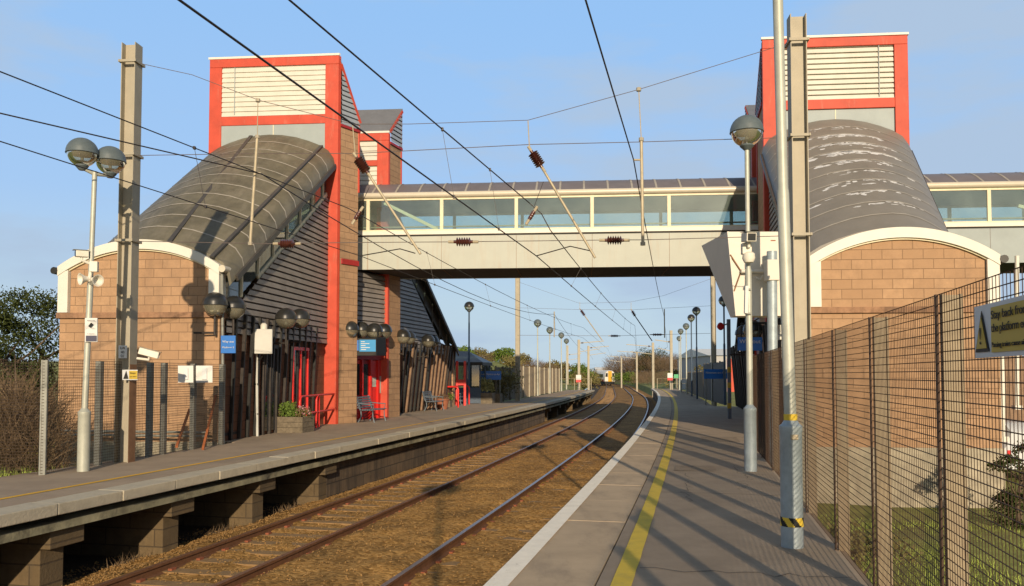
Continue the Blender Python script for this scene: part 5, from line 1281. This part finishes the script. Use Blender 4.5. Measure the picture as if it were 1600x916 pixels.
for p, r_ in ((q0, q0.lerp(q1, .5)), (q0.lerp(q1, .5), q1), (q1, q1 + dv * .5), (q1 + dv * .5, q1 + dv)):
    mb = MB(); mb.beam(p + Vector((0, 0, zE * .68)), r_ + Vector((0, 0, zE * .68)), .02, zE * .52); mb.build('glass_pane', M['stairglass'], s)
    mb = MB(); mb.beam(p + Vector((0, 0, zE * .2)), r_ + Vector((0, 0, zE * .2)), .05, zE * .38); mb.build('kick_panel', M['bluepost'], s)
mb = MB(); mb.prism([q0 + dv + Vector((0, -.2, 0)), q1 + dv + Vector((0, -.2, 0)), q1 + dv + Vector((0, -.2, zE - .2)), q0 + dv + Vector((0, -.2, zE - .2))], (0, .05, 0)); mb.build('back_panel', M['bluepost'], s)

# board fence along the far left platform, dark gate part first
def board_fence(label, a, b, h, n, m, postm, name='board_fence'):
    a, b = Vector(a), Vector(b); root = thing(name, label, 'fence', a); mb = MB(); L = (b - a).length; k = int(L / .16); ax = (b - a).normalized(); rr = random.Random(9)
    for i in range(k):
        p = a + (b - a) * ((i + .5) / k); hh = h + rr.uniform(-.03, .02); mb.beam(p + Vector((0, 0, .03)), p + Vector((0, 0, hh)), .15, .022, (ax.y, -ax.x, 0)) if False else mb.box(p + Vector((0, 0, hh / 2)), (.15, .022, hh - .04), math.atan2(ax.y, ax.x))
    mb.build('boards', m, root)
    for i in range(n + 1): mb = MB(); mb.box(a + (b - a) * (i / n) + Vector((-ax.y, ax.x, 0)) * -.06 + Vector((0, 0, h / 2 + .02)), (.09, .09, h + .05), math.atan2(ax.y, ax.x)); mb.build('fence_post', postm, root)
    return root
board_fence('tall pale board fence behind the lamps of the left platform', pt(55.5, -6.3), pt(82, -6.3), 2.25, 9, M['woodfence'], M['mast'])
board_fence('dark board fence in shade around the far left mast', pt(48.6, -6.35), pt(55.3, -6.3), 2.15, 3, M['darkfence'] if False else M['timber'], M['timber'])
board_fence('dark steel fence behind the right station name sign', pt(46.5, 6.9), pt(58, 6.35), 2.4, 5, M['darkfence'], M['darkfence'])
board_fence('brown fence along the far right platform behind the pale lamps', pt(58.5, 6.35), pt(84, 6.3), 1.9, 7, M['timber'], M['timber'])
for lb, d0, e0, d1, e1 in (('low pale railing closing the left platform end', 90.3, -3.5, 90.6, -7.2), ('low pale railing closing the right platform end', 100.2, 4.0, 97, 8.5)):
    a, b = pt(d0, e0), pt(d1, e1); root = thing('platform_railing', lb, 'railing', a)
    for k in (0, .5, 1): p = a.lerp(b, k); mb = MB(); mb.tube([p, p + Vector((0, 0, 1.25))], .035, 6); mb.build('upright', M['tube'], root)
    for z in (1.22, .65): mb = MB(); mb.tube([a + Vector((0, 0, z)), b + Vector((0, 0, z))], .02, 6); mb.build('bar', M['tube'], root)

# ================================================================== TRAIN
TY = 208.0; tp_ = P(953, 586, TY); tr = thing('train', 'yellow nosed passenger train coming round the far bend', 'train', (tp_.x, tp_.y, -.98))
tx, ty, tz = tp_.x, tp_.y, -.98; hv = Vector((-.16, 1, 0)).normalized(); hu = Vector((hv.y, -hv.x, 0))
def T(x, y, z): p = Vector((tx, ty, tz)) + hu * x + hv * y; p.z = tz + z; return p
body = [(-1.38, 1.0), (-1.42, 1.7), (-1.38, 2.6), (-1.15, 3.35), (-.7, 3.72), (0, 3.82), (.7, 3.72), (1.15, 3.35), (1.38, 2.6), (1.42, 1.7), (1.38, 1.0)]
mb = MB(); mb.grid([[T(x * k, y, 1.0 + (z - 1.0) * kz) for x, z in body] for y, k, kz in ((0, .93, .95), (.5, 1, 1), (22.5, 1, 1))], True); mb.build('carriage', M['traincream'], tr, smooth=True)
mb = MB(); mb.grid([[T(x, y, z) for x, z in body] for y in (23.2, 45)], True); mb.build('carriage', M['traincream'], tr, smooth=True)
mb = MB(); mb.hexa([T(-.48, -.14, .95), T(.48, -.14, .95), T(.48, .1, .95), T(-.48, .1, .95)], [T(-.46, -.14, 3.62), T(.46, -.14, 3.62), T(.46, .1, 3.62), T(-.46, .1, 3.62)]); dr_ = mb.build('gangway_door', M['trainyellow'], tr, bevel=.03)
mb = MB(); mb.hexa([T(-.25, -.15, 2.3), T(.25, -.15, 2.3), T(.25, -.145, 2.3), T(-.25, -.145, 2.3)], [T(-.25, -.15, 3.1), T(.25, -.15, 3.1), T(.25, -.145, 3.1), T(-.25, -.145, 3.1)]); mb.build('door_window', M['trainyellow'], dr_)
for s_ in (-1, 1):
    mb = MB(); mb.hexa([T(s_ * .58, -.05, 2.15), T(s_ * 1.2, -.02, 2.15), T(s_ * 1.2, .1, 2.15), T(s_ * .58, .1, 2.15)], [T(s_ * .58, -.05, 3.1), T(s_ * 1.05, -.02, 3.1), T(s_ * 1.05, .1, 3.1), T(s_ * .58, .1, 3.1)]); mb.build('windscreen', M['darkglass'], tr)
    mb = MB(); mb.lathe(T(s_ * .95, -.02, 1.35), [(0, 0), (.13, 0), (.13, .06), (0, .06)], 12, -hv); mb.build('headlight', M['signwhite'], tr)
    mb = MB()
    for k in (0, 23.4): mb.hexa([T(s_ * 1.405, k + 1.5, 2.0), T(s_ * 1.44, k + 1.5, 2.0), T(s_ * 1.44, k + 21, 2.0), T(s_ * 1.405, k + 21, 2.0)], [T(s_ * 1.37, k + 1.5, 2.85), T(s_ * 1.42, k + 1.5, 2.85), T(s_ * 1.42, k + 21, 2.85), T(s_ * 1.37, k + 21, 2.85)])
    mb.build('window_band', M['darkglass'], tr)
    mb = MB()
    for k in (0, 23.4): mb.hexa([T(s_ * 1.39, k + .8, 1.0), T(s_ * 1.45, k + .8, 1.0), T(s_ * 1.45, k + 21.6, 1.0), T(s_ * 1.39, k + 21.6, 1.0)], [T(s_ * 1.42, k + .8, 1.5), T(s_ * 1.46, k + .8, 1.5), T(s_ * 1.46, k + 21.6, 1.5), T(s_ * 1.42, k + 21.6, 1.5)])
    mb.build('red_stripe', M['trainred'], tr)
mb = MB(); mb.hexa([T(-1.2, .1, .3), T(1.2, .1, .3), T(1.2, 45, .3), T(-1.2, 45, .3)], [T(-1.3, .1, .99), T(1.3, .1, .99), T(1.3, 45, .99), T(-1.3, 45, .99)]); mb.build('underframe', M['black'], tr)
for y in (2, 4.5, 18, 20.5, 25.5, 28, 41, 43.5):
    mb = MB()
    for s_ in (-1, 1): mb.lathe(T(s_ * .72 - .06 * s_, y, .42), [(0, 0), (.42, 0), (.42, .12), (0, .12)], 16, hu * s_)
    mb.build('wheelset', M['black'], tr)

# ================================================================== SHEDS
def shed(label, c, sx, sy, h, hr, door):
    c = Vector(c); root = thing('shed', label, 'building', c); mb = MB(); mb.box(c + Vector((0, 0, h / 2)), (sx, sy, h)); mb.build('walls', M['shed'], root)
    mb = MB(); a = [c + Vector((x * (sx / 2 + .3), y * (sy / 2 + .3), h + .004)) for x, y in ((-1, -1), (1, -1), (1, 1), (-1, 1))]; r0, r1 = c + Vector((-sx / 2 - .3, 0, h + hr)), c + Vector((sx / 2 + .3, 0, h + hr))
    mb.add(a + [r0, r1], [(0, 1, 5, 4), (2, 3, 4, 5), (1, 2, 5), (3, 0, 4), (3, 2, 1, 0)]); mb.build('roof', M['shedroof'], root)
    if door: mb = MB(); mb.box(c + Vector((door[0], -sy / 2 - .03, door[2] / 2)), (door[1], .06, door[2])); mb.build('door', M['red'], root)
q = P(1127, 586, 110); shed('grey shed with a pale roof and a red door behind the right platform', (q.x + 2.2, q.y, -.9), 12.0, 20, 4.9, 1.1, (-3.6, .9, 4.5))
q = P(1055, 586, 260); shed('low white roofed shed far behind the right lamps', (q.x + 8, q.y, -.9), 30, 20, 5.4, 1.4, None)
q = P(941, 586, 600); shed('tiny pale building above the train on the skyline', (q.x, q.y, -.9), 11, 14, 6.5, 1.6, None)

# ================================================================== VEGETATION
def trunk(root, b, h, r, rnd, n=5, spread=.5, m='bark'):
    b = Vector(b); mb = MB(); top = b + Vector((rnd.gauss(0, .05) * h, rnd.gauss(0, .05) * h, h * .62)); mb.tube([b - Vector((0, 0, .3)), b.lerp(top, .5) + Vector((rnd.gauss(0, .03) * h, 0, 0)), top], [r, r * .75, r * .45], 8)
    for i in range(n):
        a = 6.283 * (i + rnd.random()) / n; s = b.lerp(top, rnd.uniform(.45, 1)); e = s + Vector((math.cos(a) * spread * h * rnd.uniform(.4, .8), math.sin(a) * spread * h * rnd.uniform(.4, .8), h * rnd.uniform(.15, .38)))
        mid = s.lerp(e, .5) + Vector((0, 0, -.03 * h)); mb.tube([s, mid, e], [r * .4, r * .25, r * .06], 5)
    return mb.build('trunk', M[m], root)
def tree(name, label, b, h, w, n, s, m, seed, group=None, clumps=9, low=.25, cat='tree'):
    rnd = random.Random(seed); b = Vector(b); root = thing(name, label, cat, b, group); trunk(root, b, h, .022 * h + .03, rnd)
    mb = MB(); tot = 0
    cs = []
    for i in range(clumps):
        a = rnd.uniform(0, 6.283); q = w * .5 * math.sqrt(rnd.random()) * .85; z = h * rnd.uniform(low, .92); k = 1 - .5 * abs(z / h - .5)
        cs.append((b.x + math.cos(a) * q * k, b.y + math.sin(a) * q * k, b.z + z, w * rnd.uniform(.16, .30)))
    for c in cs: clump(mb, c[:3], c[3], c[3], c[3] * .85, n // clumps, s, rnd)
    mb.build('crown', M[m], root); return root
def twiggy(name, label, b, h, w, n, seed, group=None, m='leafbrown', cat='tree', lean=.5):
    """bare crown of fine twigs"""
    rnd = random.Random(seed); b = Vector(b); root = thing(name, label, cat, b, group); trunk(root, b, h, .018 * h + .02, rnd, 7, .55)
    mb = MB()
    for i in range(n):
        a = rnd.uniform(0, 6.283); q = w * .5 * math.sqrt(rnd.random()); z0 = h * rnd.uniform(.02, .72); p = b + Vector((math.cos(a) * q, math.sin(a) * q, z0 * (1 - .35 * (2 * q / w) ** 2)))
        L = h * rnd.uniform(.10, .26); d = Vector((math.cos(a) * lean + rnd.gauss(0, .4), math.sin(a) * lean + rnd.gauss(0, .4), rnd.uniform(.4, 1.2))).normalized(); k = d.orthogonal().normalized() * h * .0035
        mb.add([p - k, p + k, p + d * L], [(0, 1, 2)])
        for j in range(2): e = (d + Vector((rnd.gauss(0, .6), rnd.gauss(0, .6), rnd.gauss(0, .4)))).normalized(); s = p + d * L * rnd.uniform(.3, .7); mb.add([s - k * .7, s + k * .7, s + e * L * .6], [(0, 1, 2)])
    mb.build('crown', M[m], root); return root
# dark trees behind the left gable
tree('ivy_tree', 'dense dark evergreen tree behind the left gable wall', (P(48, 586, 25).x, 25, -.5), 4.75, 3.0, 15000, .085, 'leafdark', 21, clumps=34, low=.12)
tree('ivy_tree', 'lower dark evergreen at the left picture edge', (P(2, 586, 24).x, 24, -.5), 4.2, 2.6, 9000, .085, 'leafdark', 22, clumps=20, low=.12)
twiggy('bramble_hedge', 'brown bare bramble bush behind the left fence', (P(22, 586, 16.2).x, 16.2, -.5), 2.6, 1.9, 1700, 31, cat='bush')
twiggy('bramble_hedge', 'brown bare bramble bush at the picture edge, left of the fence post', (P(-20, 586, 16.6).x, 16.6, -.5), 2.7, 2.2, 1500, 32, cat='bush')
tree('garden_hedge', 'low olive bush at the foot of the left gable plinth', (P(52, 586, 16.4).x, 16.4, -.6), 1.3, 1.0, 1200, .06, 'leafolive', 33, clumps=9, low=.1, cat='bush')
# hedges and trees beyond
tree('garden_hedge', 'yellow green hedge behind the left station name sign', (P(772, 586, 51.5).x, 51.5, -.2), 2.0, 3.6, 5000, .12, 'leafolive', 41, clumps=26, low=.05, cat='hedge')
hill = [(716, 150), (742, 170), (760, 165), (775, 180), (790, 158), (806, 150), (822, 150), (838, 140), (852, 150), (868, 160), (884, 170)]
lbs = ['bush on the left skyline above the shelter roof', 'first rounded bush right of the shelter on the skyline', 'brown bush above the green field', 'far bush above the station name sign', 'bush left of the far left mast', 'bush right behind the far left mast', 'brown bush above the start of the board fence', 'taller brown bush above the middle of the board fence', 'brown bush behind the second pale lamp', 'green bush near the end of the board fence', 'low green bush left of the red and white notice']
for i, ((u, Y), lb) in enumerate(zip(hill, lbs)):
    zt = (566, 560, 556, 562, 555, 552, 548, 548, 552, 556, 562)[i]; top = P(u, zt, Y).z; e = (P(u, 586, Y).x - X0(Y)); zb = hleft(Y, e) if e < -6.2 else -.5
    if i in (2, 6, 7, 8): twiggy('bare_bush', lb, (P(u, 586, Y).x, Y, zb), max(2.0, (top - zb) * .84), 6.5, 1500, 50 + i, 'bushes on the left skyline', cat='bush', lean=.8)
    else: tree('round_bush', lb, (P(u, 586, Y).x, Y, zb), max(2.0, (top - zb) * .78), 5.5, 2400, .34, 'leafolive' if i % 4 else 'leafgreen', 50 + i, 'bushes on the left skyline', 12, .1, 'bush')
cent = [(968, 330, 571, 14), (978, 290, 560, 16), (993, 262, 541, 19), (1010, 250, 546, 17), (1024, 240, 547, 17), (1038, 235, 543, 15), (1052, 225, 553, 13)]
lbc = ['low brown tree just right of the train', 'brown bare tree second to the right of the train', 'tallest bare tree on the right bank', 'bare tree behind the far cantilever mast', 'broad brown tree behind the right platform end', 'bare tree rising left of the notice mast', 'smaller bare tree behind the notice mast']
for i, ((u, Y, v, w), lb) in enumerate(zip(cent, lbc)):
    top = P(u, v, Y).z; e = P(u, 586, Y).x - X0(Y); zb = hright(Y, max(e, 4))
    twiggy('bare_tree', lb, (P(u, 586, Y).x, Y, zb), top - zb, w, 2600, 70 + i, 'bare trees on the right bank')
for i, (u, v, Y, lb) in enumerate(((982, 577, 200, 'low brown scrub on the bank right of the small far mast'), (1000, 572, 190, 'brown scrub on the bank below the tallest bare tree'), (1013, 573, 175, 'brown scrub on the bank left of the platform end mast'), (1031, 572, 165, 'brown scrub on the bank right of the platform end mast'), (1062, 574, 150, 'brown scrub behind the right end railing'))):
    e = P(u, 586, Y).x - X0(Y); zb = hright(Y, max(e, 5)); twiggy('bare_bush', lb, (P(u, 586, Y).x, Y, zb), max(2.6, P(u, v, Y).z - zb), 7.5, 1500, 140 + i, 'scrub on the right bank', cat='bush', lean=.8)
tree('ivy_tree', 'dark green ivy covered tree among the bare ones on the right bank', (P(1019, 586, 236).x, 236, 1.5), 7.0, 9, 4000, .3, 'leafdark', 81, clumps=16)
for i, (u, v, Y, lb) in enumerate(((914, 574, 190, 'round green bush left of the train'), (907, 572, 160, 'green bush behind the left end railing'), (912, 591, 140, 'low bush at the left foot of the train'), (976, 588, 185, 'brown green bush at the right foot of the train'), (1072, 580, 120, 'green bush behind the right end railing'), (1086, 575, 130, 'green bush behind the two dark lamps'), (1108, 568, 75, 'leafy shrub behind the dark steel fence'))):
    e = P(u, 586, Y).x - X0(Y); zb = hleft(Y, e) if e < 0 else hright(Y, max(e, 4)); zb = min(zb, P(u, v, Y).z - 1.5)
    tree('round_bush', lb, (P(u, 586, Y).x, Y, zb), P(u, v, Y).z - zb, 5.5 if Y > 100 else 2.5, 2200, .3 if Y > 100 else .14, ('leafolive', 'leafgreen')[i % 2], 90 + i, 'bushes near the platform ends', 11, .1, 'bush')
# beyond the right gable
board_fence('brown slatted fence right of the right gable, under the far bridge end', (13.2, 27.5, -1.2), (24, 26.0, -1.2), 3.5, 6, M['brownpost'], M['brownpost'])
for u, Y, y0, y1, lb in ((1566, 19.2, 690, 470, 'white downpipe at the far corner of the right gable'), (1589, 24.0, 640, 400, 'white pillar behind the warning sign, under the far bridge end')):
    a, b = P(u, y0, Y), P(u, y1, Y); s = thing('white_post', lb, 'post', a); mb = MB(); mb.tube([a, b], .06, 12); mb.build('shaft', M['white'], s, smooth=True); mb = MB(); mb.box(a + Vector((0, 0, .06)), (.2, .2, .12)); mb.build('foot', M['white'], s)
cx_, cy_ = P(1612, 586, 22.5).x, 22.5; s = thing('parked_car', 'silver car parked beyond the right gable, mostly out of frame', 'car', (cx_, cy_, -1.2))
prof_ = [(-.85, .3), (-.86, .95), (-.80, 1.02), (-.62, 1.52), (.62, 1.52), (.80, 1.02), (.86, .95), (.85, .3)]
mb = MB(); mb.grid([[(cx_ + x * k, cy_ + y, -1.2 + .3 + (z - .3) * kz) for x, z in prof_] for y, k, kz in ((0, .94, .82), (.25, 1, .98), (1.2, 1, 1), (2.6, 1, .98), (3.3, 1, .62), (4.2, .92, .5))], True); mb.build('body', M['signgrey'], s, smooth=True)
mb = MB(); mb.hexa([(cx_ - .6, cy_ + .02, -.16), (cx_ + .6, cy_ + .02, -.16), (cx_ + .6, cy_ + .1, -.16), (cx_ - .6, cy_ + .1, -.16)], [(cx_ - .5, cy_ + .12, .12), (cx_ + .5, cy_ + .12, .12), (cx_ + .5, cy_ + .2, .12), (cx_ - .5, cy_ + .2, .12)]); mb.build('rear_window', M['darkglass'], s)
for k in (-1, 1):
    mb = MB(); mb.box((cx_ + k * .68, cy_ + .0, -.45), (.1, .06, .12)); mb.build('tail_light', M['signred'], s, bevel=.02)
    for yy in (.75, 3.4): mb = MB(); mb.lathe((cx_ + k * .72, cy_ + yy, -.88), [(0, 0), (.31, 0), (.31, .16), (0, .16)], 18, (k, 0, 0)); mb.build('wheel', M['black'], s)
tree('garden_bush', 'dark green bush at the plinth end of the right gable', (P(1590, 586, 16.0).x, 16.0, -1.3), 1.7, 1.1, 3600, .06, 'leafdark', 121, clumps=18, low=.05, cat='bush')
tree('garden_bush', 'low weedy bush behind the right fence, nearer the tall pole', (P(1335, 586, 9.2).x, 9.2, -1.3), 1.25, 1.1, 2200, .055, 'leafolive', 122, clumps=13, low=.05, cat='bush')
twiggy('bramble_hedge', 'brown brambles at the bottom behind the right fence', (P(1430, 586, 6.4).x, 6.4, -1.3), .95, 1.0, 700, 123, cat='bush')
for u, Y, lb in ((1443, 6.0, 'short timber stake behind the right fence, left one'), (1552, 6.6, 'short timber stake behind the right fence near the corner')):
    q = P(u, 586, Y); mb = MB(); mb.box((q.x, q.y, -.95), (.07, .07, .75)); tag(mb.build('timber_stake', M['timber'], bevel=.01), lb, 'stake')
# the distant wood along the horizon
rnd = random.Random(99); mb = MB()
for i in range(700):
    Y = rnd.uniform(480, 900); x = rnd.uniform(-900, 900)
    if Y < 520 and -80 < x < 80: continue
    h = rnd.uniform(4, 9); clump(mb, (x, Y, h * .25 - .5), h * .9, h * .9, h * .8, 26, 2.6, rnd)
tag(mb.build('distant_wood', M['leafbrown']), 'far wood along the horizon', None, kind='stuff')
# grass behind the right fence
mb = MB(); rnd = random.Random(17)
for i in range(26000):
    d = 2.5 + 16 * rnd.random(); e = 6.45 + 6.5 * rnd.random() ** 1.3; p = pt(d, e, hright(d, e) - .01)
    if hnoise(p.x, p.y, .8) < -.35: continue
    a = rnd.uniform(0, 6.28); h = rnd.uniform(.05, .17) * (1 + hnoise(p.x, p.y, 1.3)); w = rnd.uniform(.004, .009); q = Vector((math.cos(a), math.sin(a), 0)); b_ = Vector((rnd.gauss(0, .4), rnd.gauss(0, .4), 1)).normalized() * h
    mb.add([p - q * w, p + q * w, p + b_], [(0, 1, 2)])
for i in range(5000):
    d = 12 + 7 * rnd.random(); e = -6.4 - 6 * rnd.random(); p = pt(d, e, hleft(d, e) - .01); a = rnd.uniform(0, 6.28); h = rnd.uniform(.06, .2); q = Vector((math.cos(a), math.sin(a), 0)); b_ = Vector((rnd.gauss(0, .4), rnd.gauss(0, .4), 1)).normalized() * h
    mb.add([p - q * .007, p + q * .007, p + b_], [(0, 1, 2)])
tag(mb.build('grass', M['blade']), 'short rough grass beside the fences', None, kind='stuff')
# dry weeds along the left platform foot
mb = MB()
for i in range(900):
    d = rnd.choice([9.2, 10.2, 12.2, 14.7, 17.3, 21, 24, 30]) + rnd.gauss(0, .35); e = -3.75 + rnd.gauss(0, .14); p = pt(d, e, -1.28); h = rnd.uniform(.06, .24); a = rnd.uniform(0, 6.28); q = Vector((math.cos(a), math.sin(a), 0)); b_ = Vector((rnd.gauss(0, .5), rnd.gauss(0, .5), 1)).normalized() * h
    mb.add([p - q * .006, p + q * .006, p + b_], [(0, 1, 2)])
tag(mb.build('dry_weeds', M['leafbrown']), 'dry weeds at the foot of the left platform', None, kind='stuff')
